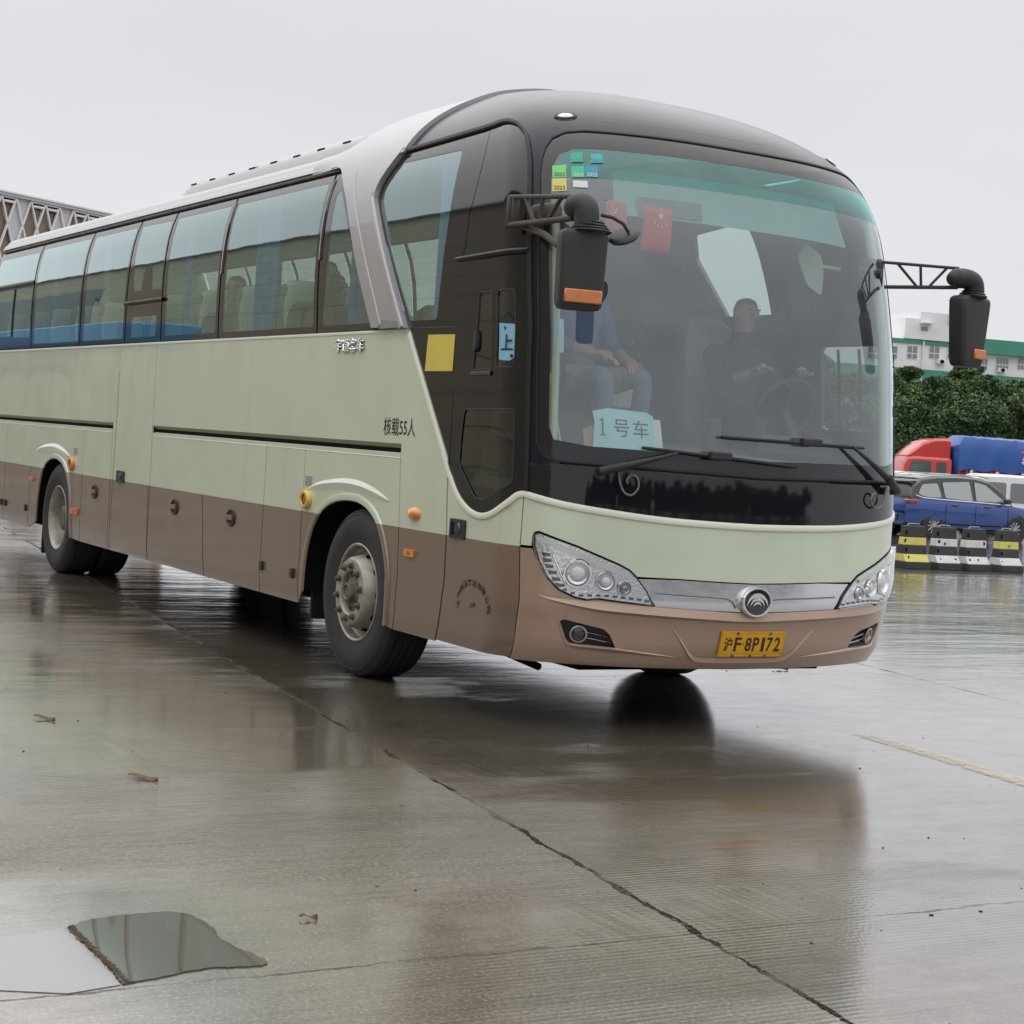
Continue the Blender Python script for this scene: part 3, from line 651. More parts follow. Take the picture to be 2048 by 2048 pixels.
pod=MB().add(vs,fs).build('air_conditioning_pod',ROOF,coach,smooth=45)
mb=MB()
for i in range(8):
    x=-4.7+i*.45; mb.box((x,-.815,3.53),(.06,.004,.006),Euler((math.radians(-38),0,math.radians(0))).to_matrix())
mb.build('pod_slot',DARK,pod)
mb=MB()
mb.tube([(-3.25,-.82,3.52),(-3.2,-.5,3.64),(-3.15,0,3.66),(-3.2,.5,3.64)],.018,8); mb.build('pod_pipe',ROOF,pod,smooth=60)
# ---------------------------------------------------------------- windshield
wclear=[(UM,3.095),(2.6,3.092),(2.25,3.094),(2.172,3.086),(2.10,3.055),(2.062,2.99),(2.052,2.90),(2.045,2.45),(2.06,1.75),(2.065,1.60),(2.095,1.535),(2.28,1.512),(2.714,1.505),(UM,1.492)]
wclear=wclear[::-1] ; wl=wclear[:]           # bottom centre -> ... -> top centre on the door side
wc_all=wclear+mir(wclear)[1:-1]
wsh=panel('windshield',ws_out,mat('windshield_border',(.014,.016,.021),rough=.08,spec=.55),coach,holes=[wc_all],d=-.004,th=.004)
band=[(UM,3.094),(2.6,3.091),(2.25,3.093),(2.172,3.085),(2.10,3.054),(2.063,2.99),(2.055,2.925)]
bandp=band[::-1]+mir(band[::-1])[1:]   # left low -> top -> right low
panel('sun_band',bandp,G_BAND,wsh,d=-.004,th=0)
cl=[p for p in wclear if p[1]<2.925]
panel('pane',[(2.055,2.9245)]+cl[::-1]+mir(cl[::-1])[1:]+[(2*UM-2.055,2.9245)],G_WIND,wsh,d=-.0045,th=0)
ridge('windshield_seal',left_down+WS[1:],.014,.006,RUB,wsh,d=-.002); ridge('windshield_seal',mir(left_down+WS[1:]),.014,.006,RUB,wsh,d=-.002)
# rubber gasket round the side glazing
ridge('side_gasket',smooth_path(gask,2),.030,.016,RUB,coach,d=.002)
# ---------------------------------------------------------------- glazing behind the pillar, door
pane_f=roundpoly([(0.203,3.167),(1.146,3.161),(1.076,2.909),(1.017,2.597),(0.940,2.178),(0.585,2.178),(0.049,2.890),(0.021,2.971),(0.045,3.06)],.03,3)
seam=[(1.53,3.262),(1.42,3.0),(1.31,2.755),(1.28,2.58),(1.247,2.521),(1.215,2.30),(1.198,2.147),(1.190,1.9),(1.180,1.36)]
of=[(0.27,3.24)]+[(1.52,3.262)]+[(u-.006,z) for u,z in seam[1:]]+[(1.150,1.415),(0.610,2.118)]+[(p[0]+.012,p[1]) for p in bf[2:-1]]
sw=panel('side_window',of,BLK,coach,holes=[pane_f],d=-.002)
panel('pane',pane_f,G_SIDE,sw,d=-.004,th=0)
ridge('trim_line',[(.64,2.133),(1.19,2.129)],.010,.004,PLAS,sw,d=-.002)
panel('upper_door_panel',[(1.527,3.262)]+[(u+.004,z) for u,z in seam[1:5]]+[(1.93,2.54),(1.925,2.99),(1.91,3.14),(1.85,3.23),(1.75,3.275)],BLK,coach,d=-.001)
ridge('door_ledge',[(1.205,2.507),(1.935,2.522)],.028,.03,PLAS,coach,d=-.001)
slid=roundpoly([(1.452,2.313),(1.608,2.311),(1.618,1.858),(1.375,1.856),(1.421,2.073)],.02,2)
slid=roundpoly([(1.458,2.313),(1.608,2.311),(1.618,1.890),(1.400,1.888),(1.425,2.073)],.02,2)
dw=roundpoly([(1.665,2.314),(1.838,2.316),(1.842,1.900),(1.658,1.902)],.03,3)
lw=roundpoly([(1.327,1.672),(1.860,1.680),(1.868,1.292),(1.612,1.187),(1.50,1.187),(1.292,1.364),(1.306,1.548)],.035,3)
db=[(1.186,2.49),(1.186,1.340)]+[(u,z+.004) for u,z in smooth_path([(1.203,1.310),(1.293,1.214),(1.44,1.137),(1.587,1.115),(1.723,1.144),(1.839,1.204),(1.902,1.247),(1.946,1.258)],3)]+[(1.938,1.8),(1.930,2.50)]
door=panel('door',db,BLK,coach,holes=[slid,dw,lw],d=-.001)
for P in(slid,dw,lw): panel('door_glass',P,G_DOOR,door,d=-.006,th=0); ridge('glass_rim',P,.010,.003,PLAS,door,d=-.001,closed=True)
dl=[(1.176,1.335)]+[(u,z-.004) for u,z in smooth_path([(1.203,1.310),(1.293,1.210),(1.44,1.133),(1.587,1.111),(1.723,1.140),(1.839,1.200),(1.902,1.243),(1.940,1.252)],3)]+[(1.936,.95),(1.975,Z0+.01),(1.222,Z0+.01),(1.205,.95)]
dlp=panel('door_skin',dl,PAINT,door)
# grab handle of the sliding pane, notice sheet, lock
panel('pane_latch',[(1.415,2.115),(1.44,2.10),(1.452,2.06),(1.448,2.01),(1.425,1.985),(1.41,2.0)],PLAS,door,d=.012,th=.02)
ridge('slider_sill',[(1.39,1.868),(1.62,1.870)],.026,.01,PLASD,door,d=.0)
NB=mat('notice_blue',(0.26,0.52,0.72),rough=.6); NW=mat('notice_pale',(0.45,0.68,0.80),rough=.6)
nt_=panel('notice',[(1.680,2.139),(1.832,2.131),(1.836,1.955),(1.80,1.936),(1.690,1.942)],NB,door,d=-.003,th=0)
text_on('notice_lettering','上',INK,nt_,1.765,2.035,.085,.115,d=-.0015,bold=.012)
panel('notice_mark',ell(1.745,2.112,.012,.012,4),INK,nt_,d=-.0015,th=0); panel('notice_mark',ell(1.815,1.962,.014,.010,8),INK,nt_,d=-.0015,th=0)
panel('yellow_sticker',[(0.843,2.092),(1.176,2.088),(1.164,1.882),(0.822,1.883)],YEL,coach,d=.003,th=.004)
hb=panel('door_lock',rrect(1.335,1.009,.088,.054,.014),PLAS,door,d=.012,th=.014)
panel('lock_recess',rrect(1.285,1.009,.020,.036,.006),DARK,hb,d=.0125,th=0); lathe_on('lock_cylinder',1.352,1.009,.012,[(.026,0),(.022,.008),(.001,.010)],mat('lock_metal',(.10,.11,.13),rough=.3,metal=1),hb,sx=.9,sy=1.35)
# ---------------------------------------------------------------- passenger windows
sb=[-9.80,-7.989,-6.269,-4.916,-3.966,-2.65,-.805]; stp=[-9.83,-8.12,-6.36,-4.985,-4.07,-2.73,-.93]
def wx(i,z): t=(z-2.13)/1.07; return sb[i]+(stp[i]-sb[i])*t
def wq(i,z0,z1,a=.09,b=.065): return [(wx(i,z0)+a,z0),(wx(i+1,z0)-b,z0),(wx(i+1,z1)-b+.01,z1),(wx(i,z1)+a-.01,z1)]
PB,PT=2.180,3.142
def window(i,panes,outer=None):
    o=outer or [(wx(i,2.136)+.004,2.136),(wx(i+1,2.136)-.004,2.136),(wx(i+1,3.205)-.004,3.205),(wx(i,3.205)+.004,3.205)]
    wd=panel('window',o,CERA,coach,holes=panes,d=-.004)
    for p in panes: panel('pane',p,G_SIDE,wd,d=-.005,th=0)
    return wd
for i in(1,2,4,5): 
    window(i,[roundpoly(wq(i,PB,PT),.03,3)])
    # dark joint strip, raised pillar moulding
for i in range(1,7): ridge('pillar_joint',[(sb[i],2.14),(wx(i,2.7),2.7),(wx(i,3.0)-.005,3.0),(stp[i],3.2)],.012,.002,DARK,coach,d=-.002)
for i in(5,6): ridge('pillar_moulding',[(wx(i,2.62)+.02,2.62),(wx(i,2.9)+.02,2.9),(wx(i,3.16)+.02,3.16)],.05,.008,CERA,coach,d=-.003)
# first window from the rear: upper light, fixed pane and sliding pane
w1=[roundpoly([(-9.74,2.835),(-8.085,2.835),(-8.165,PT-.02),(-9.75,PT-.02)],.05,3),roundpoly([(-8.76,2.26),(-8.075,2.25),(-8.10,2.775),(-8.77,2.765)],.02,2),roundpoly([(-9.70,2.27),(-8.80,2.27),(-8.84,2.770),(-9.70,2.765)],.02,2)]
wd=window(0,w1)
ridge('slider_rail',[(-9.7,2.80),(-8.08,2.805)],.045,.010,RUB,wd,d=-.003); ridge('slider_stile',[(-8.785,2.27),(-8.805,2.77)],.03,.010,RUB,wd,d=-.003)
# fourth window: narrow, split by a hood over the toilet window
w4u=[(-4.78,2.572),(-4.56,2.572)]+[(-4.43-.125*math.cos(PI*i/12),2.64+.15*math.sin(PI*i/12)) for i in range(13)]+[(-4.30,2.572),(-4.045,2.566),(-4.11,PT-.01),(-4.90,PT),(-4.86,2.85)]
w4=window(3,[w4u,roundpoly([(-4.775,2.181),(-4.115,2.181),(-4.105,2.353),(-4.77,2.356)],.03,2)])
ridge('window_hood',[(-4.935,2.475),(-3.935,2.478)],.035,.03,RUB,w4,d=-.003)
# seventh window: triangular, against the silver pillar
w7=[(-.80,2.136),(.098,2.142)]+[(-.18+.01,2.565),(-.43,2.90),(-.60,3.05),(-.80,3.20),(-.925,3.20)]
wd=window(6,[roundpoly([(-.73,2.180),(.03,2.182),(-.124,2.420),(-.547,2.935),(-.70,3.07),(-.765,3.05),(-.725,2.65)],.03,2)],outer=w7)
ridge('pillar_seal',smooth_path([(.10,2.144),(-.18,2.568),(-.43,2.905),(-.60,3.06),(-.80,3.205)],3),.018,.012,RUB,coach,d=-.002)
# ---------------------------------------------------------------- lamps, latches and lettering on the flank
lathe_on('side_marker_lamp',.790,1.056,.0,[(.075,0),(.070,.014),(.045,.030),(.001,.036)],AMB,coach,sy=.52)
def boxlamp(u,z,hu,hz,m,base=None):
    o=panel('side_marker_lamp',rrect(u,z,hu,hz,.006,2),m,coach,d=.016,th=.016)
    panel('lamp_core',rrect(u,z,hu*.35,hz*.45,.003,2),mat('amber_dark',(.5,.12,.01),rough=.3,coat=.5),o,d=.018,th=.003)
boxlamp(.765,.827,.062,.022,AMB); boxlamp(-7.635,.842,.070,.021,AMBM); boxlamp(-6.10,.622,.11,.030,AMBM)
for x,g in((-.785,mat('round_lamp_yellow',(.75,.50,.10),rough=.35,coat=.5)),(-6.26,mat('round_lamp_orange',(.62,.25,.07),rough=.35,coat=.5))):
    o=lathe_on('round_side_lamp',x,1.046,.0,[(.078,0),(.078,.020),(.068,.032),(.050,.032),(.045,.022)],g,coach,sy=.78)
    lathe_on('lamp_core',x,1.046,.012,[(.047,0),(.03,.010),(.001,.014)],mat('lamp_red',(.42,.07,.03),rough=.3,coat=.6),o,sy=.78)
for x in(-.78,-6.18): panel('reflector_tab',rrect(x,1.167,.055,.032,.004,2),mat('tab_grey_pink',(.33,.30,.32),rough=.5),coach,d=.002,th=.002)
for x in(-5.51,-3.37,-2.14):
    o=lathe_on('hatch_latch',x,.832,.0,[(.085,0),(.085,.010),(.072,.012),(.064,.002),(.001,.002)],PLAS,coach,sy=.72)
    panel('latch_grip',rrect(x-.015,.834,.055,.018,.006,2),mat('latch_copper',(.34,.16,.09),rough=.4,metal=.3),o,d=.014,th=.012)
for x in(-1.49,-.945,-7.808,-8.783,-8.621): 
    o=panel('hatch_hinge',rrect(x,.545,.022,.032,.006,2),PLAS,coach,d=.018,th=.018)
o=panel('lock_box',rrect(-4.787,1.0,.10,.05,.01),PLAS,coach,d=.012,th=.012); lathe_on('lock_cylinder',-4.77,1.0,.012,[(.03,0),(.02,.008),(.001,.01)],mat('lock_metal',(0,0,0)),o)
text_on('maker_lettering','宇通客车',CHR,coach,-.245,2.048,.084,.43,d=.001,th=.014,bold=.008)
text_on('capacity_lettering','核载55人',INK,coach,.522,1.554,.108,.425,d=.002,bold=.004)
arc=[(1.400,.603,84),(1.398,.654,62),(1.418,.690,50),(1.460,.716,30),(1.508,.730,5),(1.562,.728,-10),(1.619,.718,-30),(1.667,.694,-55),(1.715,.655,-68),(1.752,.608,-84)]
for ch,(u,z,a) in zip('上海浙玉客运有限公司',arc): text_on('company_lettering',ch,INK,dlp,u,z,.036,.050,d=.002,ang=math.radians(a)*.75,bold=.012)
text_on('company_lettering','上海',INK,dlp,1.570,.610,.030,.066,d=.002,bold=.02)
lathe_on('roof_marker_lamp',2.165,3.298,.0,[(.065,0),(.060,.006),(.044,.008)],RUB,coach,sy=.62); lathe_on('marker_lens',2.165,3.298,.004,[(.046,0),(.03,.008),(.001,.012)],mat('clear_marker',(.75,.76,.76),rough=.1,coat=1),coach,sy=.62)
lathe_on('roof_marker_lamp',2*UM-2.165,3.298,.0,[(.065,0),(.060,.006),(.044,.008)],RUB,coach,sy=.62); lathe_on('marker_lens',2*UM-2.165,3.298,.004,[(.046,0),(.03,.008),(.001,.012)],mat('clear_marker',(0,0,0)),coach,sy=.62)
# ---------------------------------------------------------------- wipers
def wiper(pv,el,tip0,tip1,fit):
    P=lambda u,z,d:SO(u,z,d)
    mb=MB(); mb.tube([P(*pv,.02),P(*pv,.06),P(pv[0]+(el[0]-pv[0])*.3,pv[1]+(el[1]-pv[1])*.3,.07)],.024,10)
    w0=mb.build('wiper',PLAS,coach,smooth=50)
    mb=MB(); mb.tube([P(pv[0]+(el[0]-pv[0])*t,pv[1]+(el[1]-pv[1])*t,.068-.02*t) for t in(.25,.5,.75,1)],.012,8,rs=[.020,.017,.012,.008]); mb.build('wiper_arm',PLAS,w0,smooth=50)
    mb=MB(); n=14
    for off,r in((.012,.006),(.022,.009)):
        mb.tube([P(tip0[0]+(tip1[0]-tip0[0])*i/n,tip0[1]+(tip1[1]-tip0[1])*i/n,off+(.012*math.sin(PI*i/n) if off>.02 else 0)) for i in range(n+1)],r,8)
    mb.build('wiper_blade',RUB,w0,smooth=50)
    p=Vector(P(*fit,.040)); mb=MB(); mb.bbox(p,(.02,.07,.022),.008); mb.build('blade_clip',PLAS,w0)
wiper((2.345,1.385),(2.743,1.503),(2.561,1.521),(3.519,1.473),(3.00,1.505))
wiper((4.33,1.37),(3.90,1.605),(3.016,1.606),(4.02,1.604),(3.60,1.612))
for P in([(2.440,1.385),(2.450,1.330),(2.475,1.282),(2.515,1.272),(2.548,1.312),(2.540,1.360),(2.510,1.375),(2.484,1.350),(2.490,1.330)],[(4.262,1.394),(4.235,1.310),(4.19,1.275),(4.14,1.272),(4.095,1.308),(4.12,1.348),(4.155,1.345),(4.175,1.315),(4.165,1.305)]):
    mb=MB(); mb.tube([SO(u,z,.022) for u,z in smooth_path(P,4)],.006,8); mb.build('washer_hose',mat('grey_hose',(.16,.16,.16),rough=.4),coach,smooth=60)
ridge('front_joint',[(2.13,1.413),(2.6,1.408),(UM,1.394),(2*UM-2.6,1.408),(2*UM-2.13,1.413)],.010,.001,DARK,coach,d=.001)
# ---------------------------------------------------------------- side mirrors
def truss(mb,A0,A1,B0,B1,r=.010,cells=((.22,.42),(.5,.5),(.78,.62))):
    L=lambda a,b,t:tuple(a[i]+(b[i]-a[i])*t for i in range(3))
    mb.tube([A0,L(A0,A1,.5),A1],r,8); mb.tube([B0,L(B0,B1,.5),B1],r*1.25,8)
    for ta,tb in cells: mb.tube([L(A0,A1,ta),L(B0,B1,tb)],r*.9,8)
mb=MB(); truss(mb,(1.76,-1.315,2.795),(2.54,-1.385,2.722),(1.73,-1.315,2.648),(2.52,-1.385,2.618),.013)
mb.bbox((1.755,-1.305,2.72),(.018,.03,.085),.01); mb.bbox((1.80,-1.31,2.72),(.012,.02,.075),.006)
mb.tube([(1.85,-1.29,2.64),(2.15,-1.33,2.57),(2.33,-1.35,2.50)],.018,8); mb.tube([(2.33,-1.35,2.50),(2.38,-1.36,2.61)],.012,8)
mb.bbox((1.98,-1.23,2.70),(.10,.05,.05),.02)
mr1=mb.build('side_mirror',PLASD,coach,smooth=50)
def elbow(c,r,m,parent,hw,dep,s):
    mb=MB(); P=[]
    x,y,z=c
    K=[(x-.115*s[0],y-.03*s[1],z-.055),(x-.06*s[0],y-.015*s[1],z-.045),(x-.02*s[0],y-.004*s[1],z-.040),(x+.005*s[0],y+.004*s[1],z-.060),(x+.012*s[0],y+.006*s[1],z-.095),(x+.012*s[0],y+.006*s[1],z-.150)]
    if s[1]>1.1: K=[(x-.02,y-.14,z-.055),(x-.015,y-.08,z-.045),(x-.01,y-.02,z-.042),(x,y+.025,z-.060),(x+.0,y+.042,z-.10),(x,y+.042,z-.150)]
    KP=smooth_path(K,5); mb.tube(KP,r,16,rs=[r*min(1,.45+.14*i) for i in range(len(KP))])
    return mb.build('elbow',m,parent,smooth=60)
def housing(parent,cx,cy,zt,zb_,wt,wb,dep,rz,m,lamp,lz):
    # lofted rounded-rectangle shell, wider at the top when wt>wb
    R=Matrix.Rotation(rz,3,'Z'); vs=[];fs=[];n=24
    secs=[(zt+.022,.45,.5),(zt+.018,.80,.80),(zt+.006,.95,.95),(zt-.012,1,1),(zt-.06,1.01,1.0),((zt+zb_)/2,1,1),(zb_+.05,1,.97),(zb_+.02,.96,.92),(zb_+.004,.86,.8),(zb_,.6,.55)]
    for z,kw,kd in secs:
        t=min(1,max(0,(zt-z)/(zt-zb_))); hw=(wt+(wb-wt)*t)*kw; hd=dep*kd
        for a,b in rrect(0,0,hd,hw,min(hd,hw)*.45,5):
            v=R@Vector((a,b,0)); vs.append((cx+v.x,cy+v.y,z))
    n=24
    for i in range(len(secs)-1):
        for k in range(n): fs.append((i*n+k,i*n+(k+1)%n,(i+1)*n+(k+1)%n,(i+1)*n+k))
    fs.append(tuple(range(n))); fs.append(tuple((len(secs)-1)*n+k for k in range(n)))
    h=MB().add(vs,fs).build('mirror_housing',m,parent,smooth=45)
    y0,y1,z0,z1=lamp; c=R@Vector((dep,(y0+y1)/2,0))
    mb=MB(); mb.bbox((cx+c.x,cy+c.y,(z0+z1)/2),(.012,(y1-y0)/2,(z1-z0)/2),.01,R); mb.build('turn_signal',AMBM,h,smooth=40)
    return h
elbow((2.60,-1.375,2.715),.062,PLAS,mr1,0,0,(1,1))
mb=MB()
for k in range(4): mb.lathe([(.060+.012*k,0),(.072+.012*k,-.008),(.062+.012*k,-.016)],(2.61,-1.345,2.600-.014*k),'z',24)
mb.build('bellows',RUB,mr1,smooth=50)
housing(mr1,2.60,-1.378,2.535,2.165,.118,.112,.062,math.radians(-14),PLAS,(-.093,.098,2.196,2.262),0)
mb=MB(); mb.tube([(2.63,-1.30,2.635),(2.66,-1.25,2.625),(2.68,-1.20,2.60),(2.68,-1.165,2.560)],.009,8); mb.build('mirror_stalk',PLAS,mr1,smooth=50)
mb=MB(); mb.lathe([(.001,.02),(.05,.018),(.075,.012),(.082,0),(.07,-.014),(.001,-.016)],(0,0,0),'z',28); o=mb.build('kerb_mirror',PLAS,mr1,smooth=50); o.location=(2.64,-1.165,2.545); o.rotation_euler=(math.radians(30),math.radians(18),0)
mb=MB(); truss(mb,(2.05,1.00,2.688),(2.28,1.38,2.680),(2.05,1.03,2.548),(2.28,1.38,2.570),.009,((.2,.45),(.5,.5),(.85,.6)))
mb.tube([(1.95,.92,2.63),(2.05,1.0,2.62)],.03,8); mb.bbox((1.98,1.0,2.62),(.05,.05,.09),.02)
mr2=mb.build('side_mirror',PLAS,coach,smooth=50)
elbow((2.31,1.44,2.665),.058,PLAS,mr2,0,0,(1,1.2))
mb=MB()
for k in range(3): mb.lathe([(.052+.012*k,0),(.064+.012*k,-.008),(.054+.012*k,-.016)],(2.31,1.47,2.562-.014*k),'z',24)
mb.build('bellows',RUB,mr2,smooth=50)
housing(mr2,2.30,1.465,2.505,2.115,.135,.095,.060,math.radians(10),PLAS,(-.01,.098,2.165,2.222),0)
# ---------------------------------------------------------------- wheels
def wheel(x,sgn,front):
    c=(x,-1.238 if sgn<0 else 1.238,.518); s=sgn
    root=None
    mb=MB(); mb.lathe([(.292,-.012),(.300,.006),(.33,.014),(.37,.026),(.41,.032),(.45,.028),(.475,.018),(.478,.021),(.492,.012),(.495,.006),(.512,-.006),(.520,-.030)]+[q for k in range(4) for q in((.520,-.055-.05*k),(.508,-.058-.05*k),(.508,-.068-.05*k),(.520,-.071-.05*k))]+[(.520,-.255),(.508,-.28),(.45,-.305),(.30,-.285)],c,'y',72,s)
    root=mb.build('wheel',TYRE,coach,smooth=35)
    if front: pr=[(.305,-.012),(.306,.010),(.298,.014),(.288,.006),(.282,-.045),(.262,-.066),(.246,-.062),(.226,.0),(.217,.040),(.205,.054),(.188,.058),(.142,.058),(.132,.050),(.126,.022)]
    else: pr=[(.305,-.012),(.306,.010),(.298,.014),(.288,.006),(.276,-.02),(.268,-.055),(.262,-.12),(.245,-.155),(.13,-.165),(.12,-.12)]
    MB().lathe(pr,c,'y',60,s).build('rim',RIM,root,smooth=30)
    hp=[(.128,.020),(.10,.022),(.096,.036),(.062,.050),(.058,.074),(.046,.080),(.038,.070),(.001,.070)] if front else [(.125,-.12),(.118,-.05),(.09,-.03),(.001,-.03)]
    MB().lathe(hp,c,'y',36,s).build('hub',HUB,root,smooth=30)
    nt0=.056 if front else -.162
    for k in range(10):
        a=2*PI*(k+.3)/10; cx,cz=c[0]+.165*math.cos(a),c[2]+.165*math.sin(a)
        MB().lathe([(.024,nt0),(.024,nt0+.006),(.017,nt0+.008),(.018,nt0+.024),(.010,nt0+.026),(.010,nt0+.034),(.001,nt0+.035)],(cx,c[1],cz),'y',6 if False else 8,s).build('wheel_nut',HUB,root,smooth=25)
    if front:
        for k in range(8):
            a=2*PI*(k+.5)/8; cx,cz=c[0]+.105*math.cos(a),c[2]+.105*math.sin(a)
            MB().lathe([(.012,.02),(.012,.038),(.001,.040)],(cx,c[1],cz),'y',8,s).build('hub_bolt',HUB,root,smooth=25)
        mb=MB()
        for k in range(10):
            a=2*PI*k/10; r0=.236; p=Vector((c[0]+r0*math.cos(a),c[1]+s*(-.030),c[2]+r0*math.sin(a)))
            nn=Vector((math.cos(a)*.93,s*.37,math.sin(a)*.93)).normalized(); t=Vector((-math.sin(a),0,math.cos(a))); q=nn.cross(t)
            mb.add([p+nn*.003+t*(.028*math.cos(b))+q*(.020*math.sin(b)) for b in[2*PI*j/14 for j in range(14)]],[tuple(range(14))])
        mb.build('vent_holes',DARK,root)
    return root
W1=wheel(0,-1,True); W2=wheel(-6.7585,-1,False); W3=wheel(0,1,True); W4=wheel(-6.7585,1,False)
for o in(W1,W3):
    pass
# underbody, wheel wells, axles, mud flap
mb=MB()
for a,b in((XL+.1,-7.5),(-6.1,-.86),(.64,1.72)): mb.box(((a+b)/2,0,.62),((b-a)/2,1.20,.20)); 
mb.box((1.82,0,.66),(.13,1.04,.22)); mb.box((-3.9,0,.37),(5.85,.82,.06)); mb.box((1.5,0,.405),(.34,.92,.03)); mb.box((-3.9,0,.86),(5.85,.84,.10)); mb.box((-3.9,0,1.16),(5.85,1.20,.03))
mb.box((-6.8,0,.70),(.72,.80,.30)); mb.box((-.1,0,.74),(.76,.80,.25))
mb.tube([(0,-1.0,.5),(0,1.0,.5)],.07,10); mb.tube([(-6.7585,-1.0,.52),(-6.7585,1.0,.52)],.14,12)
mb.box((-6.7585,-.82,.518),(.01,.01,.01))
mb.tube([(-4.6,-.7,.40),(-3.9,-.7,.33),(-3.7,-.7,.36)],.03,8); mb.tube([(1.2,-1.0,.36),(1.75,-.95,.30)],.022,8); mb.tube([(-8.0,-1.0,.36),(-8.0,-1.0,.28)],.05,8)
mb.build('underbody',DARK,coach)
for y_,q_ in((-1.238,-1),(1.238,1)): mb=MB(); mb.lathe([(.30,-.30),(.50,-.32),(.52,-.34),(.52,-.56),(.50,-.58),(.3,-.58)],(-6.7585,y_,.518),'y',48,q_); mb.build('inner_tyre',TYRE,coach,smooth=40)
mb=MB(); mb.bbox((-.80,-1.0,.42),(.012,.20,.16),.006); mb.build('mud_flap',RUB,coach)
mb=MB(); mb.bbox((-7.37,-1.02,.30),(.012,.20,.17),.006); mb.build('mud_flap',RUB,coach)
for P in(aF,aR):
    mb=MB(); P=[p for p in densify(P,False)]
    vs=[(u,-1.262,z) for u,z in P]+[(u,-.84,z) for u,z in P]; n=len(P); mb.add(vs,[(i,i+1,n+i+1,n+i) for i in range(n-1)]); mb.build('wheel_well',DARK,coach)
# far side and rear of the body
mb=MB(); N=40
zz=[.34+(2.15-.34)*i/N for i in range(N+1)]
vs=[]
for z in zz:
    W=SP(2*UM+2,z)[1]
    for x in(XL,-4.0,-.6): vs.append((x,W,z))
mb.m(PAINT); mb.add(vs,[(i*3+j,i*3+j+1,(i+1)*3+j+1,(i+1)*3+j) for i in range(N) for j in range(2)])
o=mb.build('far_side_panel',None,coach,smooth=60)
farg=[(2*UM-1.949,.35),(2*UM+.598,.35),(2*UM+.598,3.235),(2*UM-.27,3.262)]+[(2*UM-u,z+.0) for u,z in gask[1:]]
drv=[(2*UM-1.80,2.235),(2*UM-1.23,2.235),(2*UM-1.23,1.72),(2*UM-1.80,1.72)]
drv=roundpoly(drv,.05,3)
far2=roundpoly([(2*UM+.10,2.86),(2*UM+.08,3.02),(2*UM-.60,3.07),(2*UM-.72,2.60),(2*UM-.75,2.42),(2*UM-.27,2.42)],.02,2)
fp=panel('far_side_panel',farg,mat('far_black',(.03,.03,.035),rough=.3,coat=.5),coach,holes=[drv,far2],d=-.0,th=.03)
panel('pane',drv,G_DOOR,fp,d=-.01,th=0); panel('pane',far2,G_DOOR,fp,d=-.01,th=0)
for a,b in((-1.38,-1.36),(-1.58,-1.56)): ridge('pane_bar',[(2*UM+a,1.74),(2*UM+a,2.22)],.03,.004,RUB,fp,d=-.008)
zr_=[.40,1.2,2.1,2.5,2.8,3.0,3.2,3.235]; mb=MB(); mb.prism([(-dims(z)[0]+.01,z) for z in zr_]+[(SP(2*UM+2,z)[1]-.01,z) for z in zr_[::-1]],(XL,0,0),(0,1,0),(0,0,1),(.03,0,0)); mb.build('rear_wall',PAINT,coach)
for i in range(7):
    x0,x1=-9.80+i*1.32,-9.80+i*1.32+1.24
    mb=MB(); vs=[]
    for z in(2.15,2.4,2.7,2.9,3.1,3.24): vs+=[(x0,SP(2*UM+2,z)[1]-.004,z),(x1,SP(2*UM+2,z)[1]-.004,z)]
    mb.add(vs,[(2*k,2*k+1,2*k+3,2*k+2) for k in range(5)]); mb.build('far_window',G_SIDE,coach)
    mb=MB(); vs=[]
    for z in(2.15,2.4,2.7,2.9,3.1,3.24): vs+=[(x1,SP(2*UM+2,z)[1],z),(x1+.08,SP(2*UM+2,z)[1],z)]
    mb.add(vs,[(2*k,2*k+1,2*k+3,2*k+2) for k in range(5)]); mb.build('far_pillar',CERA,coach)
# ---------------------------------------------------------------- coach interior
TRIM=mat('interior_trim_grey',(.20,.21,.215),rough=.8,var=.08,vscale=3); TRIMD=mat('interior_dark',(.055,.06,.065),rough=.7)
SEATM=mat('seat_fabric',(.17,.19,.16),rough=.9,var=.15,vscale=12); COVM=mat('seat_cover_pale',(.62,.68,.62),rough=.9)
mb=MB(); mb.box((-3.9,0,1.28),(5.85,1.18,.03)); mb.box((1.55,0,1.14),(.42,1.1,.02)); mb.build('cabin_floor',TRIMD,coach)
mb=MB(); mb.box((-4.4,0,3.225),(5.3,1.06,.01)); mb.build('cabin_ceiling',TRIM,coach)
mb=MB(); mb.box((.55,.0,3.10),(.02,.95,.10)); mb.build('ceiling_bulkhead',TRIM,coach)
mb=MB(); mb.box((-4.9,1.20,1.72),(4.8,.008,.42)); mb.build('cabin_wall',TRIM,coach)
mb=MB(); mb.tube([(1.50,-1.02,.60),(1.50,-1.02,1.95)],.018,8); mb.tube([(1.50,-1.02,1.42),(1.80,-1.0,1.42)],.016,8); mb.build('grab_pole',mat('pole_tan',(.50,.36,.25),rough=.35,metal=.3),coach,smooth=60)
mb=MB(); mb.bbox((1.62,-.96,1.36),(.035,.03,.36),.01); mb.build('door_post',mat('post_grey',(.36,.40,.38),rough=.5),coach)
mb=MB(); mb.box((1.20,-.80,1.22),(.20,.03,.22)); mb.build('step_panel',mat('step_blue',(.04,.09,.20),rough=.6),coach)
mb=MB(); mb.box((1.20,-.78,1.455),(.21,.045,.012)); mb.build('step_trim',mat('post_grey',(0,0,0)),coach)
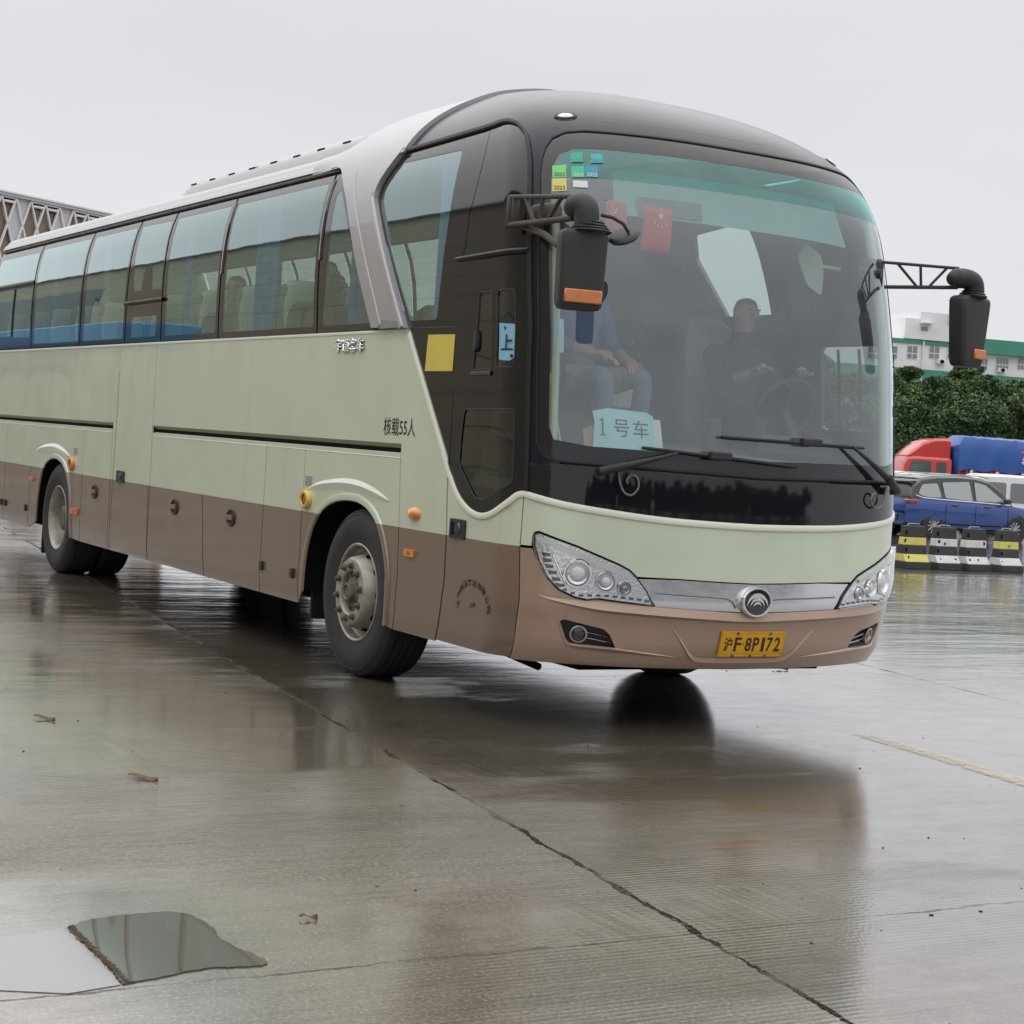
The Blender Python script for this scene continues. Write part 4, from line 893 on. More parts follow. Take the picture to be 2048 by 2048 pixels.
# dashboard: loft across the cab under the windshield
vs=[];fs=[];prof_=[(1.22,1.30),(1.24,1.50),(1.34,1.56),(1.60,1.53),(1.90,1.50),(2.02,1.40),(2.02,1.20)]
ys=[-1.06,-1.0,-.5,0,.5,1.0,1.06]
for y in ys:
    pull=.36*(abs(y)/1.06)**3
    for x,z in prof_: vs.append((min(x,x-pull*(x-1.0)),y,z))
q=len(prof_); fs=[(i*q+j,i*q+j+1,(i+1)*q+j+1,(i+1)*q+j) for i in range(6) for j in range(q-1)]
dash=MB().add(vs,fs).build('dashboard',mat('dashboard_grey',(.15,.16,.175),rough=.6,bump=.001,bscale=200),coach,smooth=40)
mb=MB(); mb.bbox((1.70,.70,1.58),(.10,.28,.07),.04); mb.build('instrument_hood',TRIMD,dash)
mb=MB(); mb.bbox((1.60,.20,1.62),(.05,.04,.10),.01); mb.box((1.655,.20,1.64),(.002,.03,.05)); mb.build('ticket_terminal',TRIMD,dash)
R45=Matrix.Rotation(math.radians(-62),3,'Y')
mb=MB(); ring=[Vector((1.55,.76,1.80))+R45@Vector((.21*math.cos(a),.21*math.sin(a),0)) for a in[2*PI*k/32 for k in range(33)]]
mb.tube(ring,.014,8,cap=False); mb.tube([(1.55,.76,1.80),(1.68,.76,1.60)],.03,8); mb.tube([ring[0],ring[16]],.014,6); mb.build('steering_wheel',TRIMD,coach,smooth=60)
# pale A-pillar trims, visor blind, partition
PAL=mat('cream_pillar_trim',(.62,.63,.52),rough=.6)
mb=MB(); mb.tube([SO(2.085,1.50,-.035),SO(2.080,2.0,-.03),SO(2.075,2.55,-.03),SO(2.07,2.75,-.03)],.022,8); mb.tube([SO(2*UM-2.12,1.50,-.05),SO(2*UM-2.12,2.3,-.05),SO(2*UM-2.12,2.95,-.05)],.028,8); mb.build('pillar_trim',PAL,coach,smooth=60)
panel('pillar_trim',[(2*UM-2.07,1.50),(2*UM-2.07,3.02),(2*UM-1.97,3.02),(2*UM-1.97,1.45)],PAL,coach,d=-.03,th=.01)
mb=MB(); mb.prism([(0,0),(.24,0),(.15,.30),(.07,.52),(0,.56)],(1.72,-1.10,1.53),(.82,.35,0),(0,0,1),(0,.01,0)); mb.build('door_side_trim',PAL,coach)
vs=[];n=16
for i in range(n+1):
    u=2.42+(2*UM-2.42-2.42)*i/n
    for z in(2.785,3.08): vs.append(SO(u,z,-.13))
MB().add(vs,[(2*i,2*i+1,2*i+3,2*i+2) for i in range(n)]).build('sun_blind',mat('sun_blind_teal',(.20,.36,.35),rough=.8),coach,smooth=60)
vs=[];
for i in range(4):
    u=2.56+.42*i/3
    for z in(2.80,2.905): vs.append(SO(u,z,-.122))
MB().add(vs,[(2*i,2*i+1,2*i+3,2*i+2) for i in range(3)]).build('blind_patch',mat('patch_grey',(.10,.12,.13),rough=.8),coach)
# quilted panel behind the guide seat with pale studs
mb=MB(); mb.prism([(-1.02,1.30),(.60,1.30),(1.10,1.85),(1.08,2.20),(.97,2.40),(.78,2.68),(.70,2.78),(.70,3.12),(-1.02,3.12)],(.52,0,0),(0,1,0),(0,0,1),(.03,0,0))
part=mb.build('partition',mat('partition_grey',(.085,.095,.105),rough=.5),coach)
mb=MB()
for i in range(9):
    for j in range(9):
        y=.05+i*.10+(j%2)*.05; z=2.12+j*.07
        if y<.95-max(0,(z-2.3))*.65 and y>.12+.5*(z-2.3): mb.bbox((.557,y,z),(.003,.005,.009),.003)
mb.build('stud',mat('stud_pale',(.7,.74,.74),rough=.3),part)
mb=MB(); mb.box((.2,1.13,2.34),(.9,.02,.09)); mb.build('window_rail',TRIMD,coach)
for k in range(3):
    mb=MB(); mb.lathe([(.001,.03),(.03,.026),(.038,0)],(1.02+.12*k,1.16,2.47),'y',16,-1); mb.build('round_speaker',mat('speaker_dark',(.04,.045,.05),rough=.2,coat=1),coach,smooth=50)
# interior mirror on a stalk
mb=MB(); mb.tube([(1.70,.98,2.66),(1.74,.80,2.66)],.012,8); mb.build('mirror_bracket',PAL,coach,smooth=60)
mb=MB(); mb.prism(roundpoly([(-.13,.03),(-.10,.13),(.06,.08),(.10,-.02),(.11,-.15),(-.02,-.11)],.03,3),(1.78,.70,2.64),(-.12,.98,-.08),(0,.1,1),(.014,0,0)); mb.build('cabin_mirror',mat('mirror_back_pale',(.50,.55,.52),rough=.4),coach,smooth=30)
# seats
def seatmesh():
    mb=MB(); mb.bbox((0,0,.42),(.24,.21,.07),.04); mb.bbox((-.20,0,.80),(.06,.21,.40),.05,Matrix.Rotation(math.radians(-10),3,'Y')); mb.box((0,0,.18),(.16,.16,.18)); return mb
def covmesh():
    vs=[];fs=[];n=14
    for i,(z,hw,dx) in enumerate([(.86,.195,0),(.98,.20,0),(1.10,.195,0),(1.19,.17,0),(1.235,.12,0)]):
        cx=-.20-(z-.8)*.176
        for a,b in rrect(0,0,.085-(.03 if z>1.2 else 0),hw,.05,2): vs.append((cx+a,b,z))
    n=12
    for i in range(4):
        for k in range(n): fs.append((i*n+k,i*n+(k+1)%n,(i+1)*n+(k+1)%n,(i+1)*n+k))
    fs.append(tuple(48+k for k in range(n)))
    mb=MB(); mb.add(vs,fs); return mb
s0=seatmesh().build('seat',SEATM,coach,smooth=40); c0=covmesh().build('seat_cover',COVM,s0,smooth=50)
first=True
for r_i in range(10):
    for y in(-.98,-.53,.53,.98):
        if r_i==4 and y<0: continue
        if first: s_,c_=s0,c0; first=False
        else:
            s_=s0.copy(); col.objects.link(s_); s_.parent=coach; c_=c0.copy(); col.objects.link(c_); c_.parent=s_
        s_.location=(-1.45-.86*r_i,y,1.31)
o=s0.copy(); col.objects.link(o); o.parent=coach; o.location=(.95,.76,1.14); c_=c0.copy(); col.objects.link(c_); c_.parent=o
# curtains hanging beside the glass (pleated sheets)
def curtain(x0,x1,z0,z1,y,n=26,m=None):
    vs=[]
    for i in range(n+1):
        x=x0+(x1-x0)*i/n; dy=.022*math.sin(i*1.9)
        for z in(z1,(z0+z1)/2,z0): vs.append((x-(z1-z)*.0,y+dy*(1+.3*(z1-z)),z))
    return MB().add(vs,[(3*i+j,3*i+j+1,3*i+j+4,3*i+j+3) for i in range(n) for j in(0,1)]).build('curtain',m or CURT,coach,smooth=60)
CURT=mat('blue_curtain',(.10,.30,.62),rough=.85,var=.12,vscale=5); CURTW=mat('pale_curtain',(.45,.52,.55),rough=.9,var=.1)
curtain(.52,1.02,2.10,3.14,-1.10,m=mat('bright_blue_curtain',(.14,.42,.78),rough=.8,var=.1,vscale=5)); curtain(-2.50,-2.02,2.1,3.16,-1.06); curtain(-4.02,-3.90,2.1,3.16,-1.07,8); curtain(-6.30,-6.15,2.1,3.16,-1.07,8,CURTW); curtain(-8.1,-7.9,2.1,3.16,-1.07,8); curtain(-.78,-.62,2.1,3.1,-1.07,8)
# things on the dashboard and hanging behind the glass
tk=empty('paper_sign',(2.02,-.68,1.53),0,'pale blue paper sign reading number one bus, propped behind the lower windshield','sign')
PB1=mat('paper_blue',(.50,.82,.88),rough=.7,var=.12,vscale=6); PW=mat('paper_white',(.78,.80,.80),rough=.7)
def frame2(p,ang):   # plane facing forward, turned by ang about z, leaning back a little
    ex=Vector((-math.sin(ang),math.cos(ang),0)); ey=Vector((-.20,0,.98)); return Vector(p),ex,ey,ex.cross(ey)
p0,ex,ey,en=frame2((2.06,-.70,1.53),math.radians(-22))
def pl(name,P,off,m,par,th=.002):
    mb=MB(); mb.prism(P,p0+en*off,ex,ey,en*th); o=mb.build(name,m,par); 
    if par: o.matrix_parent_inverse=par.matrix_world.inverted() if False else Matrix.Translation(-Vector(par.location))
    return o
pl('paper_sheet',[(-.17,-.02),(.165,-.02),(.165,.165),(.13,.185),(-.08,.195),(-.165,.175),(-.155,.12)],0,PB1,tk)
mb=MB()
for P in([(-.116,.048),(-.108,.048),(-.108,.138),(-.116,.138)],[(-.128,.045),(-.096,.045),(-.096,.050),(-.128,.050)],[(-.130,.126),(-.112,.138),(-.112,.131),(-.130,.121)]): mb.prism(P,p0+en*.004,ex,ey,en*.0005)
o=mb.build('sign_lettering',mat('sign_ink',(.03,.07,.12),rough=.6),tk); o.matrix_parent_inverse=Matrix.Translation(-Vector(tk.location))
for tx,a in(('号',-.01),('车',.095)):
    o=flat_text('sign_lettering',tx,mat('sign_ink',(.03,.07,.12),rough=.6),None,p0+en*.004+ex*a+ey*.09,ex,ey,.085 if tx!='1' else .042,.095,bold=.0)
    o.parent=tk; o.matrix_parent_inverse=Matrix.Translation(-Vector(tk.location))
mb=MB(); mb.prism([(.10,-.02),(.215,-.02),(.205,.15),(.10,.155)],p0-en*.006,ex,ey,en*.002); tag(mb.build('paper_card',PW),'plain white card standing half behind the pale blue paper sign','card')
mb=MB(); mb.prism([(-.215,-.02),(-.14,-.02),(-.14,.10),(-.18,.095),(-.218,.075)],p0-en*.010,ex,ey,en*.002); tag(mb.build('paper_card',mat('cardboard_tan',(.42,.28,.17),rough=.8)),'tan cardboard piece sticking out left of the pale blue paper sign','card')
RED=mat('flag_red',(.52,.045,.05),rough=.75); GOLD=mat('flag_gold',(.75,.55,.12),rough=.7)
def flag(x,y0,w,z1,h,label,sym):
    mb=MB(); vs=[];n=5
    for i in range(n+1):
        for j in range(7):
            vs.append((x+.006*math.sin(j*.8+i)-.02*j/6,y0+w*i/n+.015*j/6,z1-h*j/6))
    mb.add(vs,[(i*7+j,i*7+j+1,(i+1)*7+j+1,(i+1)*7+j) for i in range(n) for j in range(6)])
    o=mb.build('hanging_flag',RED,None,smooth=60); md=o.modifiers.new('s','SOLIDIFY'); md.thickness=.002
    tag(o,label,'flag')
    mb=MB()
    if sym=='stars':
        def star(cy,cz,r):
            P=[(cy+(r if k%2==0 else r*.4)*math.sin(PI*k/5),cz+(r if k%2==0 else r*.4)*math.cos(PI*k/5)) for k in range(10)]
            mb.prism(P,(x+.008,0,0),(0,1,0),(0,0,1),(.001,0,0))
        star(y0+w*.58,z1-.045,.024)
        for a,b in((.38,-.082),(.50,-.098),(.66,-.100),(.80,-.085)): star(y0+w*a,z1+b,.008)
    else:
        P=[(y0+.045+.022*math.cos(a),z1-.045+.022*math.sin(a)) for a in[math.radians(d) for d in range(-140,60,20)]]
        mb.tube([(x+.009,a,b) for a,b in P],.003,6); mb.tube([(x+.009,y0+.025,z1-.025),(x+.009,y0+.062,z1-.064)],.003,6)
    mb.build('flag_emblem',GOLD,o); return o
flag(2.03,-.90,.135,2.81,.16,'smaller red flag hanging inside the windshield beside the door-side mirror','sickle')
flag(2.10,-.705,.185,2.80,.24,'larger red flag with gold stars hanging inside the windshield, right of the smaller flag','stars')
# inspection stickers on the inner face of the glass
def sticker(P,m,txt,tm,label,pos,sz):
    o=panel('window_sticker',P,m,None,d=-.0065 if False else .0005,th=.0006); tag(o,label,'sticker')
    if txt: text_on('sticker_lettering',txt,tm,o,pos[0],pos[1],sz[1],sz[0],d=.0016)
    return o
SG=mat('sticker_green',(.04,.50,.28),rough=.4); SY=mat('sticker_yellow',(.72,.62,.20),rough=.5); SB=mat('sticker_blue',(.03,.30,.45),rough=.4); SW=mat('sticker_white',(.70,.74,.74),rough=.5)
o=sticker([(2.054,2.915),(2.137,2.921),(2.139,2.845),(2.056,2.838)],SY,'2023',INK,'yellow 2023 inspection sticker, lowest in the upper corner of the windshield','',(0,0)) if False else None
o=sticker([(2.058,2.912),(2.137,2.916),(2.139,2.845),(2.060,2.840)],SY,'2023',INK,'yellow 2023 sticker at the lower left of the windshield sticker cluster',(2.098,2.862),(.06,.022))
o=sticker([(2.058,2.984),(2.136,2.992),(2.137,2.920),(2.058,2.916)],mat('sticker_lime',(.20,.62,.22),rough=.5),'2023',INK,'lime green 2023 sticker directly above the yellow one on the windshield',(2.098,2.936),(.06,.020))
o=sticker([(2.165,2.984),(2.236,2.988),(2.234,2.925),(2.163,2.921)],SG,'2024',SW,'green 2024 sticker just above the small white label on the windshield',(2.200,2.938),(.058,.020))
o=sticker([(2.243,2.990),(2.308,2.994),(2.308,2.930),(2.243,2.926)],SB,'2025',SW,'blue 2025 sticker with white figures right of the green 2024 one',(2.276,2.942),(.056,.020))
o=sticker([(2.162,3.064),(2.230,3.067),(2.230,3.010),(2.162,3.006)],mat('sticker_deep_green',(.02,.36,.25),rough=.4),'2024',SG,'deep green 2024 sticker in the sun band, top of the sticker cluster',(2.196,3.022),(.055,.020))
o=sticker([(2.275,3.062),(2.340,3.066),(2.340,3.012),(2.275,3.008)],mat('sticker_faint_teal',(.05,.36,.38),rough=.4),'2023',SB,'faint teal sticker at the top right of the sticker cluster',(2.307,3.024),(.052,.018))
o=sticker([(2.172,2.905),(2.251,2.906),(2.253,2.868),(2.173,2.868)],SW,None,None,'small blank white label below the green sticker on the windshield',None,None)
tag(panel('window_notice',[(2.068,2.17),(2.122,2.165),(2.126,1.99),(2.092,1.985),(2.072,2.04)],NW,None,d=-.012,th=.0005),'pale blue paper notice behind the door-side edge of the windshield, below the near mirror','notice')
mb=MB(); mb.bbox((1.55,.98,1.58),(.07,.09,.03),.02,Matrix.Rotation(.4,3,'Z')); tag(mb.build('face_mask_pack',mat('mask_blue',(.16,.50,.72),rough=.6,var=.4,vscale=15),None),'pale blue crumpled mask packet on the dashboard in the far corner of the windshield','packet')
# ---------------------------------------------------------------- people in the coach
SKIN=mat('skin',(.48,.30,.22),rough=.55); HAIR=mat('black_hair',(.012,.011,.010),rough=.6)
def person(loc,rz,J,shirt,trous,label,scale=1.0,cap_=None):
    # J: joints of the skeleton in metres, body faces +x, origin at the seat
    names=list(J); idx={k:i for i,k in enumerate(names)}
    E=[('pel','chest'),('chest','neck'),('neck','head'),('head','crown'),('chest','shL'),('shL','elL'),('elL','wrL'),('chest','shR'),('shR','elR'),('elR','wrR'),('pel','hiL'),('hiL','knL'),('knL','anL'),('anL','toL'),('pel','hiR'),('hiR','knR'),('knR','anR'),('anR','toR')]
    R={'pel':(.15,.12),'chest':(.165,.115),'neck':(.055,.055),'head':(.088,.078),'crown':(.075,.07),'shL':(.07,.07),'shR':(.07,.07),'elL':(.048,.048),'elR':(.048,.048),'wrL':(.03,.03),'wrR':(.03,.03),'hiL':(.10,.10),'hiR':(.10,.10),'knL':(.068,.068),'knR':(.068,.068),'anL':(.042,.042),'anR':(.042,.042),'toL':(.04,.035),'toR':(.04,.035)}
    me=bpy.data.meshes.new('person'); me.from_pydata([J[k] for k in names],[(idx[a],idx[b]) for a,b in E],[])
    o=bpy.data.objects.new('person',me); col.objects.link(o)
    sk=o.modifiers.new('skin','SKIN'); sk.use_smooth_shade=True; ss=o.modifiers.new('sub','SUBSURF'); ss.levels=2; ss.render_levels=2
    for k in names:
        v=me.skin_vertices[0].data[idx[k]]; v.radius=R[k]; v.use_root=(k=='pel')
    bpy.context.view_layer.update()
    m2=bpy.data.meshes.new_from_object(o.evaluated_get(bpy.context.evaluated_depsgraph_get()))
    o.modifiers.clear(); o.data=m2; m2.materials.clear()
    for m in(SKIN,shirt,trous,HAIR): m2.materials.append(m)
    nk=Vector(J['neck']); hd=Vector(J['head']); kn=[Vector(J[k]) for k in('elL','elR','wrL','wrR')]
    for f in m2.polygons:
        c=f.center; f.use_smooth=True
        d=min(((c-Vector(J[a])).length,a) for a in names)[1]
        if c.z>nk.z+.02: 
            f.material_index=3 if (c.z>hd.z+.045 or c.x<hd.x-.02) else 0
        elif d in('wrL','wrR'): f.material_index=0
        elif d in('elL','elR'): f.material_index=1
        elif d in('hiL','hiR','knL','knR','anL','anR','toL','toR'): f.material_index=2
        else: f.material_index=1
    # nose, ears and eyes as small children of the head
    o.name='person'; o.location=loc; o.rotation_euler=(0,0,rz); o.scale=(scale,)*3; tag(o,label,'person')
    mb=MB(); mb.tube([hd+Vector((.078,0,.02)),hd+Vector((.100,0,-.012)),hd+Vector((.078,0,-.022))],.011,6)
    for s in(-1,1): mb.bbox(hd+Vector((0,s*.082,0)),(.018,.008,.028),.006)
    f=mb.build('face_features',SKIN,o,smooth=60)
    mb=MB()
    for s in(-1,1): mb.bbox(hd+Vector((.083,s*.032,.018)),(.005,.013,.006),.003)
    mb.bbox(hd+Vector((.082,0,-.045)),(.004,.022,.004),.002); mb.build('eyes_and_mouth',HAIR,o)
    # hands: palm with five fingers
    for s,el_,wr in((1,'elL','wrL'),(-1,'elR','wrR')):
        a=Vector(J[wr]); d=(a-Vector(J[el_])).normalized(); sd_=d.cross(Vector((0,0,1))).normalized(); up=sd_.cross(d); mb=MB()
        mb.tube([a-d*.01,a+d*.04,a+d*.085],.03,8,rs=[.024,.036,.034])
        for i,L in enumerate((.062,.075,.080,.070)):
            b=a+d*.08+sd_*((i-1.5)*.018); mb.tube([b,b+d*L*.5-up*.008,b+d*L*.8-up*.030],.0085,6)
        b=a+d*.03-sd_*s*.03; mb.tube([b,b-sd_*s*.03+d*.025,b-sd_*s*.035+d*.055-up*.01],.010,6)
        mb.build('hand',SKIN,o,smooth=70)
    return o
SIT=dict(pel=(0,0,.10),chest=(.0,0,.46),neck=(.01,0,.66),head=(.035,0,.80),crown=(.02,0,.90),shL=(.0,.19,.56),elL=(.06,.25,.30),wrL=(.28,.18,.22),shR=(.0,-.19,.56),elR=(.06,-.25,.30),wrR=(.28,-.18,.22),hiL=(.05,.10,.08),knL=(.46,.13,.12),anL=(.46,.12,-.30),toL=(.60,.13,-.36),hiR=(.05,-.10,.08),knR=(.46,-.13,.12),anR=(.46,-.12,-.30),toR=(.60,-.13,-.36))
DRV=dict(SIT); DRV.update(elL=(.20,.25,.34),wrL=(.42,.17,.42),elR=(.20,-.25,.34),wrR=(.42,-.17,.42),chest=(.03,0,.46),head=(.09,0,.80),crown=(.08,0,.90),neck=(.05,0,.66))
GUI=dict(SIT); GUI.update(knL=(.42,.20,.14),anL=(.36,.20,-.32),toL=(.50,.22,-.38),elR=(.12,-.24,.30),wrR=(.34,-.10,.24))
navy=mat('navy_shirt',(.05,.075,.13),rough=.8); blu=mat('blue_shirt',(.09,.17,.42),rough=.8,var=.1,vscale=8); gtr=mat('grey_blue_trousers',(.15,.19,.25),rough=.85,var=.12,vscale=7); drk=mat('dark_trousers',(.03,.03,.04),rough=.8); wht=mat('white_shirt',(.62,.70,.72),rough=.85); drk2=mat('dark_green_shirt',(.06,.07,.055),rough=.85)
person((1.02,.76,1.60),0,DRV,navy,drk,'driver in a navy shirt with both hands on the steering wheel')
person((1.22,-.55,1.79),math.radians(8),GUI,blu,gtr,'seated person in a blue shirt and grey-blue trousers beside the coach door')
mb=MB(); mb.bbox((.98,-.55,1.55),(.26,.24,.16),.04); mb.bbox((.80,-.55,1.95),(.06,.22,.32),.04); mb.build('guide_seat',SEATM,coach)
mb=MB(); mb.bbox((1.20,-.28,1.80),(.11,.15,.085),.04); tag(mb.build('cushion',mat('pale_plush',(.60,.64,.58),rough=.95,bump=.01,bscale=70)),'pale plush cushion beside the seated person in the blue shirt','cushion')
person((-1.40,-.98,1.78),0,SIT,drk2,drk,'passenger in a dark green top beside the triangular window')
person((-2.26,-.53,1.78),0,SIT,wht,drk,'passenger in a white shirt in the aisle seat behind the dark green top')
person((-3.12,-.98,1.76),0,SIT,drk2 if False else navy,drk,'passenger in a navy top at the fifth window, behind the white shirt')
# ---------------------------------------------------------------- ground
def ground_mat():
    m=bpy.data.materials.new('wet_concrete'); m.use_nodes=True; n=m.node_tree; b=n.nodes['Principled BSDF']; L=n.links.new
    tc=n.nodes.new('ShaderNodeTexCoord')
    def noise(scale,detail=5,sx=1,sy=1,rough=.55,seed=0):
        mp=n.nodes.new('ShaderNodeMapping'); mp.inputs['Scale'].default_value=(sx,sy,1); mp.inputs['Location'].default_value=(seed,seed*.7,0); L(tc.outputs['Object'],mp.inputs[0])
        q=n.nodes.new('ShaderNodeTexNoise'); q.inputs['Scale'].default_value=scale; q.inputs['Detail'].default_value=detail; q.inputs['Roughness'].default_value=rough; L(mp.outputs[0],q.inputs[0]); return q.outputs[0]
    def mr(x,a,b_,c,d,cl=True):
        q=n.nodes.new('ShaderNodeMapRange'); q.clamp=cl
        for i,v in enumerate((a,b_,c,d)): q.inputs[i+1].default_value=v
        L(x,q.inputs[0]); return q.outputs[0]
    def mth(op,a,b_=None,c=None):
        q=n.nodes.new('ShaderNodeMath'); q.operation=op
        for i,v in enumerate((a,b_,c)):
            if v is None: continue
            if isinstance(v,(int,float)): q.inputs[i].default_value=v
            else: L(v,q.inputs[i])
        return q.outputs[0]
    def mixc(f,a,b_):
        q=n.nodes.new('ShaderNodeMix'); q.data_type='RGBA'
        if isinstance(f,float): q.inputs[0].default_value=f
        else: L(f,q.inputs[0])
        for i,v in((6,a),(7,b_)):
            if isinstance(v,tuple): q.inputs[i].default_value=(*v,1)
            else: L(v,q.inputs[i])
        return q.outputs[2]
    sp=n.nodes.new('ShaderNodeSeparateXYZ'); L(tc.outputs['Object'],sp.inputs[0]); X,Y=sp.outputs[0],sp.outputs[1]
    big=noise(.33,4,1,.55); med=noise(1.3,6,1,.5,seed=3); fine=noise(38,6,seed=5,rough=.7); grit=noise(230,3,seed=9,rough=.7)
    c=mixc(mr(big,.40,.62,0,1),(.185,.150,.115),(.150,.140,.100))
    c=mixc(mr(med,.42,.66,0,.5),c,(.235,.205,.172))
    st=noise(.75,5,1.2,.35,seed=11); c=mixc(mr(st,.56,.72,0,.70),c,(.050,.038,.028))
    rust=noise(.45,4,1.3,.4,seed=21); c=mixc(mr(rust,.66,.76,0,.4),c,(.19,.10,.05))
    c=mixc(mr(fine,.35,.75,0,.38),c,(.07,.066,.06)); c=mixc(mr(grit,.58,.72,0,.8),c,(.46,.44,.40)); c=mixc(mr(grit,.42,.30,0,.75),c,(.03,.028,.026))
    # slab joints: the long one beside the coach and cross joints
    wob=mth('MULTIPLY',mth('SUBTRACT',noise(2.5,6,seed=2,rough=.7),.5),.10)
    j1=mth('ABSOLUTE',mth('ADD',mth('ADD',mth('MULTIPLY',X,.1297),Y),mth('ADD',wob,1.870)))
    def per(a,p,o): return mth('ABSOLUTE',mth('SUBTRACT',mth('MODULO',mth('ADD',a,o+400*p),p),p/2))
    j2=mth('ABSOLUTE',mth('SUBTRACT',mth('MODULO',mth('ADD',mth('ADD',mth('MULTIPLY',X,.1297),Y),mth('ADD',wob,1.870+402.5)),5.0),2.5))
    j3=per(mth('ADD',X,wob),5.4,-.13-2.7+5.4)
    jw=mr(noise(9,4,seed=4,rough=.7),.35,.7,.005,.024)
    jm=mth('MAXIMUM',mth('LESS_THAN',j2,jw),mth('MULTIPLY',mth('LESS_THAN',j3,mth('MULTIPLY',jw,.55)),.8))
    jm=mth('MULTIPLY',jm,mr(noise(1.7,4,seed=8),.36,.5,.25,1))
    c=mixc(jm,c,(.014,.011,.009)); 
    mot=noise(7,7,1,.45,seed=51,rough=.7); c=mixc(mr(mot,.48,.66,0,.42),c,(.075,.062,.048)); gr2=noise(85,4,1,.8,seed=71,rough=.8); c=mixc(mr(gr2,.54,.68,0,.8),c,(.42,.40,.35)); c=mixc(mr(gr2,.46,.34,0,.75),c,(.045,.038,.03))
    # the slab under the coach is mixed darker, browner and wetter, the far side paler
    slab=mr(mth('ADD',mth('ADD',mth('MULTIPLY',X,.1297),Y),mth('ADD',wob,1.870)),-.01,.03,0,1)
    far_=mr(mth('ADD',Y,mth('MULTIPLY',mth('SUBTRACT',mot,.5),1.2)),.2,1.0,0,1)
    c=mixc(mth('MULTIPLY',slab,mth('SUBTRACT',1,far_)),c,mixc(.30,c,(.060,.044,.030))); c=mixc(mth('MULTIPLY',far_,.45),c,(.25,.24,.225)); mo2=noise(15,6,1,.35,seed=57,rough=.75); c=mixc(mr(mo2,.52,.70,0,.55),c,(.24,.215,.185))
    brs=noise(1,6,55,1.6,seed=61,rough=.7); c=mixc(mr(brs,.50,.72,0,.55),c,(.04,.034,.028)); CBASE=c
    # tining grooves across the travel direction, worn in patches
    gx=mth('SINE',mth('MULTIPLY',mth('ADD',X,mth('MULTIPLY',noise(.8,3,seed=6),.05)),2*PI/.030))
    gw=mth('MULTIPLY',mr(noise(.5,4,seed=14),.44,.58,0,1),mr(noise(60,2,.02,1,seed=15),.35,.6,.2,1))
    near=mr(X,-1,4.5,0,1); gw=mth('MULTIPLY',gw,near); c=mixc(mth('MULTIPLY',mr(gx,.2,1,0,1),mth('MULTIPLY',gw,.6)),CBASE,(.035,.032,.028)); L(c,b.inputs['Base Color'])
    # wet film: almost mirror in the low spots, satin elsewhere
    wet=noise(.22,5,1,.45,seed=31,rough=.5); w2=noise(1.6,5,1,.3,seed=33)
    side=mth('ADD',mth('ADD',mth('MULTIPLY',slab,.24),.22),mr(mth('ADD',Y,mth('MULTIPLY',mth('SUBTRACT',w2,.5),2.2)),-1.2,.9,0,.75))      # the slab slopes down to the far side of the coach
    pd=n.nodes.new('ShaderNodeVectorMath'); pd.operation='DISTANCE'; L(tc.outputs['Object'],pd.inputs[0]); pd.inputs[1].default_value=(5.25,-4.35,0)
    side=mth('ADD',side,mr(pd.outputs['Value'],.35,1.1,.9,0))
    wetv=mth('ADD',mth('ADD',mth('MULTIPLY',wet,1.05),-.22),mth('ADD',mth('MULTIPLY',w2,.42),mth('MULTIPLY',side,.30)))
    wetf=mr(wetv,.42,.66,0,1)
    rg=mr(wetf,0,1,.26,.045); rg=mth('ADD',rg,mth('MULTIPLY',fine,.06)); rg=mth('ADD',rg,mth('MULTIPLY',jm,.3)); L(rg,b.inputs['Roughness'])
    b.inputs['IOR'].default_value=1.5
    L(mth('MULTIPLY',mr(wetf,0,1,.5,1.3),mth('SUBTRACT',1.0,jm)),b.inputs['Specular IOR Level'])
    L(mr(wetf,0,1,.13,.02),b.inputs['Coat Roughness']); b.inputs['Coat IOR'].default_value=1.42
    hole=mth('MULTIPLY',mr(grit,.50,.66,0,1),mr(wetf,.3,1,.85,.05)); cw=mth('MULTIPLY',mr(wetf,0,.8,.30,1.0),mth('SUBTRACT',1.0,hole)); L(mth('MULTIPLY',cw,mth('MULTIPLY',mr(mot,.35,.65,1.0,.65),mth('SUBTRACT',1.0,jm))),b.inputs['Coat Weight'])
    dry=mr(wetf,0,.85,1,.07)
    h=mth('ADD',mth('ADD',mth('MULTIPLY',grit,.0026),mth('MULTIPLY',brs,.0030)),mth('MULTIPLY',fine,.0040)); h=mth('MULTIPLY',h,dry)
    h=mth('ADD',h,mth('MULTIPLY',mth('MULTIPLY',gx,gw),mth('MULTIPLY',mr(wetf,0,1,1,.35),.0011)))
    rip=noise(1.3,5,1,.22,seed=41,rough=.65); far=mr(X,2,-12,0,1); h=mth('ADD',h,mth('MULTIPLY',rip,mth('MULTIPLY',far,.06)))
    h=mth('SUBTRACT',h,mth('MULTIPLY',jm,.002))
    bp=n.nodes.new('ShaderNodeBump'); bp.inputs['Strength'].default_value=1; bp.inputs['Distance'].default_value=1; L(h,bp.inputs['Height']); L(bp.outputs[0],b.inputs['Normal'])
    bp2=n.nodes.new('ShaderNodeBump'); bp2.inputs['Strength'].default_value=.45; bp2.inputs['Distance'].default_value=1; L(h,bp2.inputs['Height']); L(bp2.outputs[0],b.inputs['Coat Normal'])
    return m
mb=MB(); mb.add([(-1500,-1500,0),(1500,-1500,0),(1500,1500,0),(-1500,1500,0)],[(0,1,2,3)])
tag(mb.build('ground',ground_mat()),'wet grey-brown concrete yard','ground',kind='structure')
